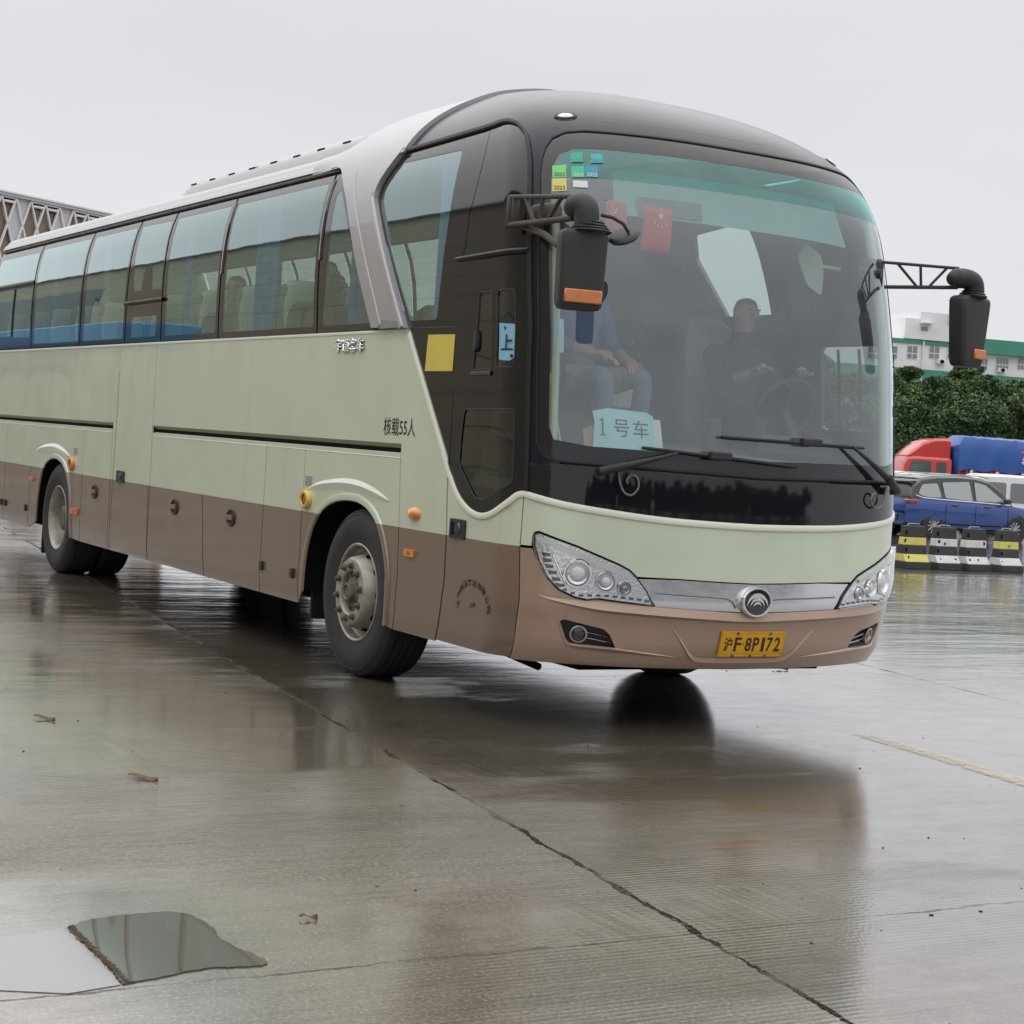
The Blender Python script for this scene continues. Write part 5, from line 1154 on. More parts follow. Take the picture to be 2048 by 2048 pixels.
# standing water in the near left corner
WAT=bpy.data.materials.new('puddle_water'); WAT.use_nodes=True; b=WAT.node_tree.nodes['Principled BSDF']; b.inputs['Base Color'].default_value=(.085,.085,.062,1); b.inputs['Roughness'].default_value=.025; b.inputs['IOR'].default_value=1.38
P=smooth_path([(5.50,-4.42),(5.22,-4.41),(4.935,-4.404),(4.86,-4.202),(4.88,-4.05),(5.03,-4.015),(5.22,-4.03),(5.44,-3.99),(5.43,-4.15)],4)
P=[(x+random.uniform(-.006,.006),y+random.uniform(-.006,.006)) for x,y in densify([p for p in P],True)]
P2=[]
for i in range(len(P)):
    a,b_=P[i],P[(i+1)%len(P)]
    for k in range(4): P2.append((a[0]+(b_[0]-a[0])*k/4+random.uniform(-.003,.003),a[1]+(b_[1]-a[1])*k/4+random.uniform(-.004,.004)))
mb=MB(); mb.prism(P2,(0,0,.004),(1,0,0),(0,1,0),(0,0,-.003)); tag(mb.build('puddle',WAT),'small puddle in the near corner of the yard','puddle',kind='structure')
SL=mat('pale_wet_cement',(.17,.17,.165),rough=.12,coat=1.0,var=.08,vscale=6)
Q=[(4.99,-5.9),(4.995,-4.66),(4.965,-4.50),(4.94,-4.415)]; Q+=[(4.94+.56*t,-4.415-.012*t+.006*math.sin(40*t)) for t in[k/14 for k in range(1,14)]]; Q+=[(5.50,-4.43),(5.53,-4.58),(5.45,-4.74),(5.47,-5.9)]
mb=MB(); mb.prism(Q,(0,0,.0025),(1,0,0),(0,1,0),(0,0,-.002)); tag(mb.build('cement_patch',SL),'pale wet cement patch left of the puddle','pavement',kind='structure')
# dirt ridge along the puddle rim
random.seed(5)
mb=MB()
for i in range(200):
    t=random.random(); x=4.93+(5.50-4.93)*t; y=-4.404+(-4.41+4.404)*t+random.gauss(0,.005); r=random.uniform(.0012,.0035)
    mb.bbox((x,y,.004),(r,r*random.uniform(.7,1.6),.002),.001,Matrix.Rotation(random.random()*3,3,'Z'))
tag(mb.build('silt',mat('brown_silt',(.09,.05,.03),rough=.9)),'thin line of brown silt and grit across the puddle','silt',kind='stuff')
# worn yellow line
YL=mat('worn_yellow_line',(.60,.47,.24),rough=.30,coat=.5); n=YL.node_tree; b=n.nodes['Principled BSDF']; tc=n.nodes.new('ShaderNodeTexCoord'); no=n.nodes.new('ShaderNodeTexNoise'); no.inputs['Scale'].default_value=14; no.inputs['Detail'].default_value=8; no.inputs['Roughness'].default_value=.75; n.links.new(tc.outputs['Object'],no.inputs[0]); cr=n.nodes.new('ShaderNodeValToRGB'); cr.color_ramp.elements[0].position=.33; cr.color_ramp.elements[1].position=.72; n.links.new(no.outputs[0],cr.inputs[0]); n.links.new(cr.outputs[0],b.inputs['Alpha'])
mb=MB(); P=[(2.36,.745),(2.9,.700),(3.4,.640),(4.2,.555),(6.5,.30)]; Q=[(2.40,.870),(2.9,.835),(3.4,.785),(4.2,.715),(6.5,.47)]
mb.add([(x,y,.004) for x,y in P]+[(x,y,.004) for x,y in Q],[(i,i+1,6+i,5+i) for i in range(4)]); tag(mb.build('painted_line',YL),'worn pale yellow line on the wet concrete','line',kind='structure')
# loose litter: stones and leaves
random.seed(11); mb=MB()
for i in range(150):
    x=random.uniform(-1,7.2); y=random.uniform(-5,2.5); r=random.choice([.0015,.002,.002,.003,.004])
    mb.bbox((x,y,r*.5),(r*random.uniform(.8,2),r*random.uniform(.6,1.3),r*.5),r*.3,Matrix.Rotation(random.random()*3,3,'Z'))
tag(mb.build('gravel_specks',mat('speck_dark',(.06,.055,.05),rough=.8)),'scattered dark grit on the concrete','grit',kind='stuff')
def leaf(x,y,rz,s,m,label):
    vs=[];n=8
    for i in range(n+1):
        t=i/n; w=.016*math.sin(PI*t)**.8*(1+.3*math.sin(t*17)); vs+=[((t-.5)*.10*s,-w*s,.004+.006*math.sin(t*5)),((t-.5)*.10*s,w*s,.004+.010*math.sin(t*4+1)**2)]
    o=MB().add(vs,[(2*i,2*i+1,2*i+3,2*i+2) for i in range(n)]).build('leaf',m); md=o.modifiers.new('t','SOLIDIFY'); md.thickness=.0015; o.location=(x,y,.003); o.rotation_euler=(0,0,rz)
    return tag(o,label,'leaf')
LB=mat('dead_leaf',(.10,.055,.03),rough=.7)
leaf(1.39,-3.53,.5,1.5,LB,'brown wet scrap of leaf near the left edge, nearest the rear wheel'); leaf(2.89,-3.52,.55,1.6,LB,'curled brown leaf lying alone in front of the puddle'); leaf(5.05,-3.70,1.2,.55,LB,'tiny dark leaf right of the puddle')
leaf(-.1,2.2,1.4,1.3,mat('dark_leaf',(.03,.025,.02),rough=.7),'dark leaf on the mirror-like concrete past the bumper')
# ---------------------------------------------------------------- plastic road barriers
BB=mat('barrier_black',(.035,.036,.038),rough=.55,var=.25,vscale=9); BY=mat('barrier_yellow',(.66,.60,.16),rough=.5,var=.12,vscale=9); BW=mat('barrier_white',(.66,.68,.68),rough=.5,var=.12,vscale=9)
def barrier(y,x,w,stripes,label,seed,rz=0):
    root=empty('barrier',(x,y,0),rz,label,'barrier','black striped plastic barriers in a row')
    H=.80; root.scale=(1,1,.82)
    def hd(z): return .16 if z<.13 else (.15-.07*min(1,(z-.13)/.16) if z<.29 else .08-.02*(z-.29)/.5)
    def tier(z0,z1,m,name,extra=0):
        mb=MB(); vs=[]
        for z in(z0,z1):
            k=hd(z)+extra; hw=w/2*(1-.20*(z/H)); vs+=[(-k,-hw,z),(k,-hw,z),(k,hw,z),(-k,hw,z)]
        mb.add(vs,[(0,1,5,4),(1,2,6,5),(2,3,7,6),(3,0,4,7),(4,5,6,7),(3,2,1,0)]); o=mb.build(name,m,root)
        bv=o.modifiers.new('b','BEVEL'); bv.width=.010; bv.segments=2; return o
    tier(0,.125,BB,'base',.03); tier(.127,.27,stripes[1],'stripe'); tier(.272,.435,BB,'band'); tier(.437,.585,stripes[0],'stripe'); tier(.587,H,BB,'head')
    rr=random.Random(seed); mb=MB()
    for z in(.20,.51):
        for yy in(-.28,-.02,.24):
            if rr.random()<.42 or (z==.20 and yy==-.28): mb.bbox((hd(z)+.004,yy*w/.78+rr.uniform(-.03,.03),z+rr.uniform(-.02,.02)),(.008,rr.uniform(.008,.02),rr.uniform(.015,.04)),.004,Matrix.Rotation(rr.uniform(-.3,.3),3,'X'))
    mb.bbox((hd(.7)+.004,-.30*w/.78,.68),(.01,.018,.04),.004); mb.bbox((hd(.35)+.004,-.28*w/.78,.35),(.01,.018,.03),.004)
    mb.build('slots',DARK,root)
    mb=MB(); mb.tube([(0,-.12,H),(0,-.10,H+.035),(0,.10,H+.035),(0,.12,H)],.012,6); mb.build('handle',mat('handle_grey',(.3,.3,.3),rough=.5),root)
    return root
for y,st,lab,sd_ in((13.22,(BY,BY),'barrier with two yellow stripes, half hidden behind the coach nose',1),(13.82,(BW,BW),'second barrier from the coach, two white stripes with dark slots',2),(14.40,(BW,BW),'third barrier from the coach, white stripes, close against the second',3),(15.06,(BY,BW),'rightmost barrier, one yellow stripe over one white stripe',4)):
    barrier(y,-10.85+.05*sd_,.50,st,lab,sd_,.03*(sd_-2))
barrier(12.5,-10.85,.52,(BW,BW),'barrier almost wholly hidden behind the coach',5)
# ---------------------------------------------------------------- vehicles behind
def loft_body(name,secs,m,parent,smooth=35):
    # secs: list of (x, [(y,z)...]) half sections mirrored
    vs=[];n=None
    for x,P in secs:
        Q=[(x,-y,z) for y,z in P]+[(x,y,z) for y,z in P[::-1]]; n=len(Q); vs+=Q
    fs=[(i*n+k,i*n+(k+1)%n,(i+1)*n+(k+1)%n,(i+1)*n+k) for i in range(len(secs)-1) for k in range(n)]
    fs+=[tuple(range(n)),tuple((len(secs)-1)*n+k for k in range(n))]
    return MB().add(vs,fs).build(name,m,parent,smooth=smooth)
def carwheel(root,x,y,r,s,alloy,spokes=10):
    mb=MB(); mb.lathe([(r*.62,-.02),(r*.68,.01),(r*.85,.02),(r*.96,.01),(r,-.03),(r,-.17),(r*.95,-.20),(r*.6,-.19)],(x,y*s,r),'y',40,s); w_=mb.build('wheel',TYRE,root,smooth=40)
    mb=MB(); mb.lathe([(r*.64,.0),(r*.66,.012),(r*.60,.008),(r*.58,-.10),(.001,-.10)],(x,y*s,r),'y',36,s); mb.build('rim_barrel',mat('rim_dark',(.05,.05,.055),rough=.4,metal=.6),w_,smooth=40)
    mb=MB()
    for k in range(spokes):
        a=2*PI*k/spokes; R=Matrix.Rotation(-a*s,3,'Y'); mb.bbox(Vector((x,y*s,r))+R@Vector((r*.34,s*-.004,0)),(r*.27,.012,r*.045),.006,R)
    mb.lathe([(r*.14,-.03),(r*.14,.008),(.001,.012)],(x,y*s,r),'y',20,s); mb.build('alloy_spokes',alloy,w_)
    return w_
CBLUE=mat('suv_blue',(.015,.060,.26),rough=.28,metal=.35,coat=1.0); CTRIM=mat('car_black_trim',(.02,.02,.022),rough=.35,coat=.5); CGL=mat('car_glass_dark',(.10,.12,.13),rough=.03,coat=1,spec=1.0)
ALLOY=mat('alloy_silver',(.42,.42,.43),rough=.35,metal=.8)
def suv(loc,rz,sc_):
    root=empty('parked_suv',loc,rz,'dark blue estate-like suv parked behind the striped barriers','suv'); root.scale=(sc_,)*3
    # side outline heights along the car (x forward), body below the belt line
    xs=[-2.28,-2.24,-2.1,-1.8,-1.4,-.9,-.3,.3,.9,1.3,1.7,2.0,2.2,2.30]
    bel=[.86,.98,1.04,1.05,1.045,1.03,1.015,1.0,.985,.97,.93,.86,.76,.62]
    hw=[.72,.82,.88,.91,.92,.92,.92,.92,.92,.91,.89,.84,.74,.60]
    bot=[.42,.34,.30,.28,.26,.24,.24,.24,.24,.26,.28,.30,.34,.40]
    secs=[]
    for x,b,h,bo in zip(xs,bel,hw,bot): secs.append((x,[(h*.80,bo),(h*.95,bo+.07),(h,bo+.28),(h*.992,b-.22),(h*.975,b-.10),(h*.93,b),(h*.5,b+.02)]))
    body=loft_body('body',secs,CBLUE,root,30)
    mb=MB()
    for x in(-1.36,1.40):
        for s in(-1,1):
            mb.lathe([(.40,0),(.40,-.02),(.001,-.02)],(x,s*.915,.345),'y',32,s); 
    mb.build('wheel_arch',CTRIM,root)
    for x in(-1.36,1.40):
        for s in(-1,1): carwheel(root,x,.90,.345,s,ALLOY)
    # greenhouse
    gx=[-2.12,-1.98,-1.70,-1.2,-.5,.1,.6,1.0,1.30]; gz=[1.14,1.40,1.57,1.66,1.70,1.69,1.60,1.36,1.03]; secs=[]
    for x,z in zip(gx,gz): 
        k=max(.02,z-.98); secs.append((x,[(.86,.99),(.84,1.05 if z>1.08 else z-.03),(.86-.28*k,z-.06),(.80-.30*k,z-.015),(.4,z)]))
    loft_body('cabin',secs,CTRIM,root,30)
    loft_body('roof',[(x,[(.0,z-.06),(.79-.30*max(.02,z-.98),z-.045),(.77-.30*max(.02,z-.98),z+.004),(.4,z+.018)]) for x,z in zip(gx[2:7],gz[2:7])],mat('suv_roof_grey',(.12,.13,.16),rough=.3,coat=1),root,30)
    def glassq(name,P,s):
        mb=MB(); vs=[]
        for x,z in P: k=z-.98; vs.append((x,s*(.865-.272*k),z))
        mb.add(vs,[tuple(range(len(vs)))]); return mb.build(name,CGL2,root)
    for s in(-1,1):
        glassq('side_window',roundpoly([(-1.88,1.16),(-1.72,1.42),(-1.20,1.47),(-1.10,1.10),(-1.6,1.09)],.07,3),s)
        glassq('side_window',roundpoly([(-.98,1.09),(-1.04,1.50),(-.12,1.56),(-.06,1.05)],.05,3),s)
        glassq('side_window',roundpoly([(.06,1.05),(.04,1.56),(.42,1.50),(1.06,1.06)],.05,3),s)
        mb=MB(); mb.tube([(-2.0,s*.868,1.13),(-1.75,s*.885,1.065),(-1.0,s*.895,1.045),(.2,s*.90,1.02),(1.2,s*.90,.995)],.012,6); mb.build('window_trim',CHR,root)
        mb=MB(); mb.bbox((1.00,s*.99,1.10),(.08,.10,.065),.03); mb.build('wing_mirror',CTRIM,root)
        for x in(-.70,.42): mb=MB(); mb.bbox((x,s*.93,.91),(.11,.015,.014),.01); mb.build('door_handle',CTRIM,root)
        mb=MB()
        for x in(-1.0,.0,1.12): mb.box((x,s*.921,.66),(.004,.002,.28))
        mb.box((.0,s*.921,.40),(.9,.003,.012)); mb.build('door_seam',DARK,root)
        mb=MB(); mb.bbox((-2.08,s*.80,.96),(.16,.10,.05),.02); mb.build('tail_light',mat('tail_red',(.35,.02,.02),rough=.2,coat=1),root)
    mb=MB(); mb.box((-2.20,0,.90),(.06,.62,.018)); mb.build('light_bar',mat('tail_red',(0,0,0)),root)
    mb=MB(); mb.add([(-2.105,-.62,1.10),(-2.105,.62,1.10),(-1.90,.60,1.46),(-1.90,-.60,1.46)],[(0,1,2,3)]); mb.build('rear_window',CGL2,root)
    mb=MB(); mb.bbox((-1.96,0,1.56),(.16,.60,.02),.015); mb.build('spoiler',CTRIM,root)
    mb=MB(); mb.bbox((-2.28,0,.52),(.03,.55,.10),.02); mb.bbox((-2.30,.0,.62),(.01,.30,.03),.005); mb.build('rear_bumper_insert',CTRIM,root)
    mb=MB()
    for s in(-1,1): mb.tube([(-1.7,s*.62,1.64),(-1.2,s*.64,1.715),(.3,s*.64,1.73),(.6,s*.62,1.68)],.014,6)
    mb.build('roof_rail',ALLOY,root)
    return root
CGL2=mat('car_glass_pale',(.30,.33,.34),rough=.02,coat=1,spec=1)
suv((-20.95,23.75,0),math.radians(86),.86)
CWH=mat('van_white',(.72,.74,.75),rough=.3,coat=1,var=.03)
def van(loc,rz,s,label,tall=1.9):
    root=empty('parked_van',loc,rz,label,'van'); root.scale=(s,)*3
    xs=[-2.3,-2.26,-2.0,-1,0,.9,1.25,1.55,1.9,2.2,2.3]; tp=[1.2,tall-.15,tall,tall+.03,tall+.03,tall-.02,tall-.18,1.32,1.12,.95,.7]; secs=[]
    for x,t in zip(xs,tp):
        h=.86 if abs(x)<2.1 else .78
        secs.append((x,[(h*.9,.25),(h,.4),(h,.95),(h*.985,1.0 if t>1.2 else t-.15),(h*.92 if t>1.3 else h*.9,t-.09),(h*.82,t-.02),(h*.4,t)]))
    loft_body('body',secs,CWH,root,30)
    for x in(-1.4,1.45):
        for q in(-1,1): carwheel(root,x,.85,.32,q,ALLOY,6)
    for q in(-1,1):
        for a,b,c,d in((-2.05,-1.15,1.08,tall-.25),(-1.0,-.05,1.08,tall-.25)):
            mb=MB(); mb.prism(roundpoly([(a,c),(b,c),(b,d),(a,d)],.06,3),(0,q*.935,0),(1,0,0),(0,-q*.07,1),(0,q*.012,0)); mb.build('side_window',CGL,root)
        mb=MB(); mb.prism(roundpoly([(.15,1.06),(1.42,1.06),(1.02,tall-.28),(.15,tall-.25)],.05,3),(0,q*.935,0),(1,0,0),(0,-q*.07,1),(0,q*.012,0)); mb.build('side_window',CGL,root)
        mb=MB(); mb.bbox((1.2,q*.98,1.12),(.06,.09,.08),.03); mb.build('wing_mirror',CTRIM,root)
    return root
A_=2.6197-math.atan((2060-1024)/3559.23); van((10+49*math.cos(A_),-5.925+49*math.sin(A_),0),math.radians(62),.80,'white van parked beyond the blue suv with its dark side windows showing',1.95)
A_=2.6197-math.atan((1860-1024)/3559.23); van((10+51*math.cos(A_),-5.925+51*math.sin(A_),0),math.radians(66),.95,'white car whose roof shows over the blue suv, left of the white van',1.55)
# red lorry under a blue tarpaulin
def lorry(loc,rz):
    root=empty('parked_lorry',loc,rz,'red lorry with a blue tarpaulin over its load, parked before the trees','lorry')
    RD=mat('lorry_red',(.55,.035,.03),rough=.35,coat=.8); n=None
    secs=[]
    for x,t in((1.22,1.3),(1.20,1.85),(1.02,2.18),(.7,2.22),(-.9,2.22),(-1.0,2.17)): secs.append((x,[(1.15,.6),(1.2,.75),(1.2,1.3),(1.17,t-.12 if t>1.6 else t-.05),(1.08,t-.02),(.5,t)]))
    loft_body('cab',secs,RD,root,30)
    secs=[]
    for x,t in((1.0,2.24),(.75,2.50),(.3,2.86),(-.2,3.06),(-.75,3.10),(-.95,3.08)): secs.append((x,[(1.0,2.20),(1.0,t-.12 if t>2.34 else t-.02),(.88,t),(.4,t)]))
    loft_body('wind_deflector',secs,RD,root,30)
    for q in(-1,1):
        mb=MB(); mb.prism(roundpoly([(-.05,1.35),(1.02,1.35),(.86,2.00),(-.05,2.02)],.06,3),(0,q*1.205,0),(1,0,0),(0,-q*.006,1),(0,q*.012,0)); mb.build('cab_window',CGL,root)
        mb=MB(); mb.prism(roundpoly([(-.75,1.38),(-.30,1.38),(-.30,2.0),(-.75,2.0)],.08,3),(0,q*1.205,0),(1,0,0),(0,-q*.006,1),(0,q*.012,0)); mb.build('cab_window',CGL,root)
        for x in(.2,-2.8,-7.2,-8.4): 
            mb=MB(); mb.lathe([(.2,-.02),(.30,0),(.48,.01),(.5,-.03),(.5,-.26)],(x,q*1.16,.5),'y',28,q); mb.build('wheel',TYRE,root,smooth=40)
    mb=MB(); mb.add([(1.235,-1.0,1.3),(1.235,1.0,1.3),(1.10,.98,2.05),(1.10,-.98,2.05)],[(0,1,2,3)]); mb.build('windscreen',CGL,root)
    mb=MB(); mb.box((-4.9,0,1.0),(4.4,1.15,.12)); mb.build('chassis',DARK,root)
    fr=MB()
    for k in range(22):
        for q in(-1,1): fr.box((-1.35-k*.38,q*1.17,1.45),(.05,.03,.5))
    fr.build('stake_fence',RD,root)
    mb=MB(); mb.m(mat('cargo_red',(.30,.05,.05),rough=.7,var=.5,vscale=1.3)); mb.box((-5.3,0,1.75),(4.05,1.12,.9)); mb.build('cargo',None,root)
    TB=mat('tarpaulin_blue',(.02,.095,.36),rough=.38,coat=.25,bump=.012,bscale=5); rr=random.Random(3)
    vs=[];nx=48;prof=[(1.27,1.66),(1.28,2.1),(1.26,2.6),(1.22,3.0),(1.12,3.20),(.5,3.27),(0,3.30)]; prof=[(-y,z) for y,z in prof]+[(y,z) for y,z in prof[::-1][1:]]
    for i in range(nx+1):
        x=-1.15-8.3*i/nx; dz=-.5*(1-min(1,i/2.0))
        for j,(y,z) in enumerate(prof):
            low=(j in(0,len(prof)-1)); a=.05*math.sin(i*.9+j)+rr.uniform(-.03,.03)
            vs.append((x+rr.uniform(-.03,.03),y*(1+a*.35)*(.8 if i==0 else 1),z+(dz if z>2.7 else dz*.2)+rr.uniform(-.025,.025)+(.10*abs(math.sin(i*.42)) if low else 0)))
    n=len(prof); MB().add(vs,[(i*n+k,i*n+k+1,(i+1)*n+k+1,(i+1)*n+k) for i in range(nx) for k in range(n-1)]+[tuple(range(n))]).build('tarpaulin',TB,root,smooth=35)
    mb=MB()
    for k in range(7): 
        for q in(-1,1): mb.bbox((-1.9-k*1.2,q*1.31,1.66),(.07,.03,.07),.02)
    mb.build('tie_pad',mat('pad_white',(.7,.7,.7),rough=.6),root)
    return root
def lerp_at(px,D):   # ground point at distance D from the photographer in picture column px (2048 wide), along the horizon
    a=2.6197-math.atan((px-1024)/3559.23); return Vector((10+D*math.cos(a),-5.925+D*math.sin(a),0))
# lorry: cab front at column 1775, broadside
A=lerp_at(1835,84); B_=lerp_at(2300,88); dl_=(B_-A).normalized()
lorry(tuple(A),math.atan2(-dl_.y,-dl_.x))
o=bpy.data.objects
mb=MB()
for k in range(40):
    a=random.Random(k); mb.bbox((a.uniform(-.28,.28),a.uniform(-.06,.06),a.uniform(-.45,.45)),(.07,.02,.07),.02,Euler((a.random()*3,a.random()*3,a.random()*3)).to_matrix())
f=mb.build('rosette',mat('ribbon_red',(.5,.04,.06),rough=.6)); f.location=lerp_at(2046,82.6)+Vector((0,0,2.75)); tag(f,'red and white ribbon rosette hanging against the blue tarpaulin at the right edge','rosette')
mb=MB()
for k in range(14):
    a=random.Random(k+90); mb.bbox((a.uniform(-.2,.2),-.08,a.uniform(-.6,-.2)),(.06,.02,.08),.02,Euler((a.random()*3,a.random()*3,0)).to_matrix())
mb.build('white_ribbon',mat('ribbon_white',(.7,.7,.72),rough=.6),f)
# ---------------------------------------------------------------- trees
def leafmat(name,c,c2):
    m=mat(name,c,rough=.55,spec=.3); n=m.node_tree; b=n.nodes['Principled BSDF']; tc=n.nodes.new('ShaderNodeTexCoord'); no=n.nodes.new('ShaderNodeTexNoise'); no.inputs['Scale'].default_value=.9; no.inputs['Detail'].default_value=5
    n.links.new(tc.outputs['Object'],no.inputs[0]); cr=n.nodes.new('ShaderNodeValToRGB'); cr.color_ramp.elements[0].position=.38; cr.color_ramp.elements[1].position=.64; cr.color_ramp.elements[0].color=(*c,1); cr.color_ramp.elements[1].color=(*c2,1); n.links.new(no.outputs[0],cr.inputs[0]); n.links.new(cr.outputs[0],b.inputs['Base Color']); b.inputs['Transmission Weight'].default_value=0
    return m
LEAF=leafmat('leaf_green',(.055,.110,.046),(.19,.26,.10)); LEAF2=leafmat('leaf_dark',(.045,.090,.045),(.13,.20,.085)); BARK=mat('bark',(.07,.055,.045),rough=.9,bump=.02,bscale=8)
def tree_meshes(seed,h,r,nleaf,ls):
    rr=random.Random(seed); mb=MB(); n=rr.randint(8,12); blobs=[]
    for i in range(n):
        t=i/(n-1); z=h*(.30+.62*t)+rr.uniform(-.4,.4); k=(1-abs(t-.35)*1.15); rad=r*(.34+.20*rr.random())*max(.35,k+.2); a=rr.random()*2*PI; d=r*.62*max(.1,k)*rr.random()**.5
        blobs.append((Vector((d*math.cos(a),d*math.sin(a),z)),rad))
    for i in range(nleaf):
        c,rad=rr.choice(blobs); v=Vector((rr.gauss(0,1),rr.gauss(0,1),rr.gauss(0,1))).normalized()
        q=rad*(rr.random()**.28)*(1+.22*math.sin(5*v.x+3*v.z+seed)); p=c+Vector((v.x*q*1.15,v.y*q*1.15,v.z*q*.72))
        s=ls*rr.uniform(.6,1.5); E_=Euler((rr.uniform(-.9,.9)+ (0 if rr.random()<.6 else 1.2),rr.uniform(-.9,.9),rr.random()*6.28)).to_matrix()
        w_=s*.45; mb.add([p+E_@Vector(u) for u in((-s,0,0),(-.2*s,-w_,.05*s),(s,0,-.15*s),(-.1*s,w_,.05*s))],[(0,1,2,3)])
    tb=MB(); tb.tube([(0,0,0),(.05,.02,h*.2),(-.05,.05,h*.45),(.0,0,h*.75)],.2,9,rs=[.20,.15,.11,.04])
    for c,rad in blobs[::2]: tb.tube([(0,0,max(.4,c.z*.45)),tuple(Vector((c.x*.5,c.y*.5,c.z*.8))),tuple(c)],.05,6,rs=[.08,.05,.02])
    return mb,tb
protos=[]
for i in range(5):
    cb,tb=tree_meshes(20+i,7.6,3.1,19000,.115)
    root=empty('broadleaf_tree',(0,0,0),0,'x','tree'); t=tb.build('trunk',BARK,root,smooth=60); c=cb.build('crown',LEAF if i%2==0 else LEAF2,root); protos.append([root,t,c,False])
def put_tree(i,loc,rz,s,label,group):
    P=protos[i]
    if not P[3]: r,P[3]=P[0],True
    else:
        r=P[0].copy(); col.objects.link(r)
        for ch in(P[1],P[2]): q=ch.copy(); col.objects.link(q); q.parent=r
    r.location=loc; r.rotation_euler=(0,0,rz); r.scale=(s[0],s[0],s[1]); tag(r,label,'tree',group); return r
rr=random.Random(4)
GT='dark evergreen trees behind the parked lorry'
spots=[(1480,104),(1545,108),(1610,104),(1675,108),(1738,104),(1795,110),(1850,103),(1905,108),(1958,103),(2015,109),(2066,104),(2130,108)]
labs={1738:'dark tree partly hidden by the far edge of the windshield',1795:'dark tree directly behind the coach nose, left end of the visible row',1850:'dark bushy tree above the red lorry cab',1905:'second tree right of the red lorry cab, under the far mirror',1958:'tree behind the middle of the blue tarpaulin',2015:'lighter tree at the right edge above the rosette'}
for k,(px,D) in enumerate(spots):
    put_tree(k%5,tuple(lerp_at(px,D)),rr.random()*6,(1.0+rr.uniform(-.05,.12),.98+rr.uniform(-.06,.06)),labs.get(px,'dark evergreen tree of the row hidden behind the coach or past the frame'),GT)
for k,px in enumerate((1500,1590,1700,1775,1830,1880,1935,1990,2040,2100)):
    put_tree((k+2)%5,tuple(lerp_at(px,113)),rr.random()*6,(1.15,1.0+rr.uniform(-.05,.05)),'back-row tree filling a gap in the dark tree row','back row of dark evergreen trees')
for k in range(30):   # trees and buildings out in front of the coach, seen only in its reflections
    put_tree(k%5,(118+rr.uniform(-6,6),-60+k*6.5+rr.uniform(-2,2),0),rr.random()*6,(2.3,1.0+rr.uniform(-.2,.2)),'tree standing far in front of the coach','trees in front of the coach')
# ---------------------------------------------------------------- buildings
def frame_building(name,P0,P1,label,cat='building'):
    d=(P1-P0); L=d.length; ex=d.normalized(); n=Vector((ex.y,-ex.x,0))
    if n.dot(Vector((10,-6,0))-P0)<0: n=-n
    return empty(name,tuple(P0),0,label,cat),ex,n,L
WW=mat('white_render_wall',(.76,.76,.78),rough=.85,var=.07,vscale=.35); GRN=mat('green_roof_band',(.05,.26,.18),rough=.5,var=.06,vscale=.5); WG=mat('window_grey_glass',(.16,.19,.22),rough=.1,coat=1); FRW=mat('window_frame_white',(.7,.7,.7),rough=.5)
A=lerp_at(1700,150); B_=lerp_at(2140,160); bw,ex,nn,L=frame_building('white_building',A,B_,'white building with green bands and rows of small windows behind the trees')
def X2S(px): 
    # column to distance along the facade
    a=2.6197-math.atan((px-1024)/3559.23); dx,dy=math.cos(a),math.sin(a); den=ex.x*dy-ex.y*dx
    return ((10-A.x)*dy-(-5.925-A.y)*dx)/den
def fb(name,m,s0,s1,z0,z1,d0,d1,root,par=None,e=None,n_=None):
    e=e or ex; n_=n_ or nn; mb=MB(); v=[]
    for s in(s0,s1):
        for d in(d0,d1):
            for z in(z0,z1): p=e*s+n_*d; v.append((p.x,p.y,z))
    mb.add(v,[(0,1,3,2),(4,6,7,5),(0,4,5,1),(2,3,7,6),(0,2,6,4),(1,5,7,3)]); return mb.build(name,m,par or root)
def hz(px,py,px2=None):
    s=X2S(px); p=A+ex*s; D=math.hypot(p.x-10,p.y+5.925); hy=889.8+(px-1024)*.0667; return 1.49+(hy-py)*math.cos(math.atan((px-1024)/3559.23))*D/3559.23*.998
sA0,sA1,sB=X2S(1779),X2S(1903),X2S(1961)
fb('wall',WW,-6,L+14,0,hz(1840,681),-12,0,bw); 
fb('tower_block',WW,X2S(1808),sA1,hz(1840,681)+.01,hz(1860,628),-10,.25,bw); fb('tower_block',WW,sA0,X2S(1807.9),hz(1840,681)+.01,hz(1790,636),-10,.2,bw)
fb('green_band',GRN,-6,X2S(1895),hz(1840,690),hz(1840,682),0,.12,bw); fb('green_band',GRN,-6,L+14,hz(1990,765)-1.2,hz(1990,752),0,.15,bw)
fb('stair_glass',mat('stair_glass_blue',(.30,.36,.40),rough=.2,coat=.6),X2S(1893),X2S(1905),2,hz(1899,668),-3,.4,bw)
fb('green_roof',GRN,X2S(1905.5),L+14,hz(2000,712),hz(2000,683),-12,.6,bw)
for px0 in list(range(1700,1890,44)): pass
def win(px,w_,zt,zb):
    s=X2S(px); f=fb('window',FRW,s,s+w_,zb,zt,.0,.06,bw)
    mb=MB(); k=4 if w_>1 else 2
    for i in range(k//1):
        for (a,b) in((0,.38),(.42,.98)):
            s0=s+w_*(i+.08)/k; s1=s+w_*(i+.92)/k; z0=zb+(zt-zb)*a+.05; z1=zb+(zt-zb)*b
            v=[(ex*q+nn*.075) for q in(s0,s1)]; mb.add([(v[0].x,v[0].y,z0),(v[1].x,v[1].y,z0),(v[1].x,v[1].y,z1),(v[0].x,v[0].y,z1)],[(0,1,2,3)])
    mb.build('pane',WG,f)
for px in(1710,1748,1788,1832,1868): win(px,.95,hz(px,690),hz(px,716))
for px in(1925,1967,2010,2053,2096): win(px,1.15,hz(px,712)-.1,hz(px,738))
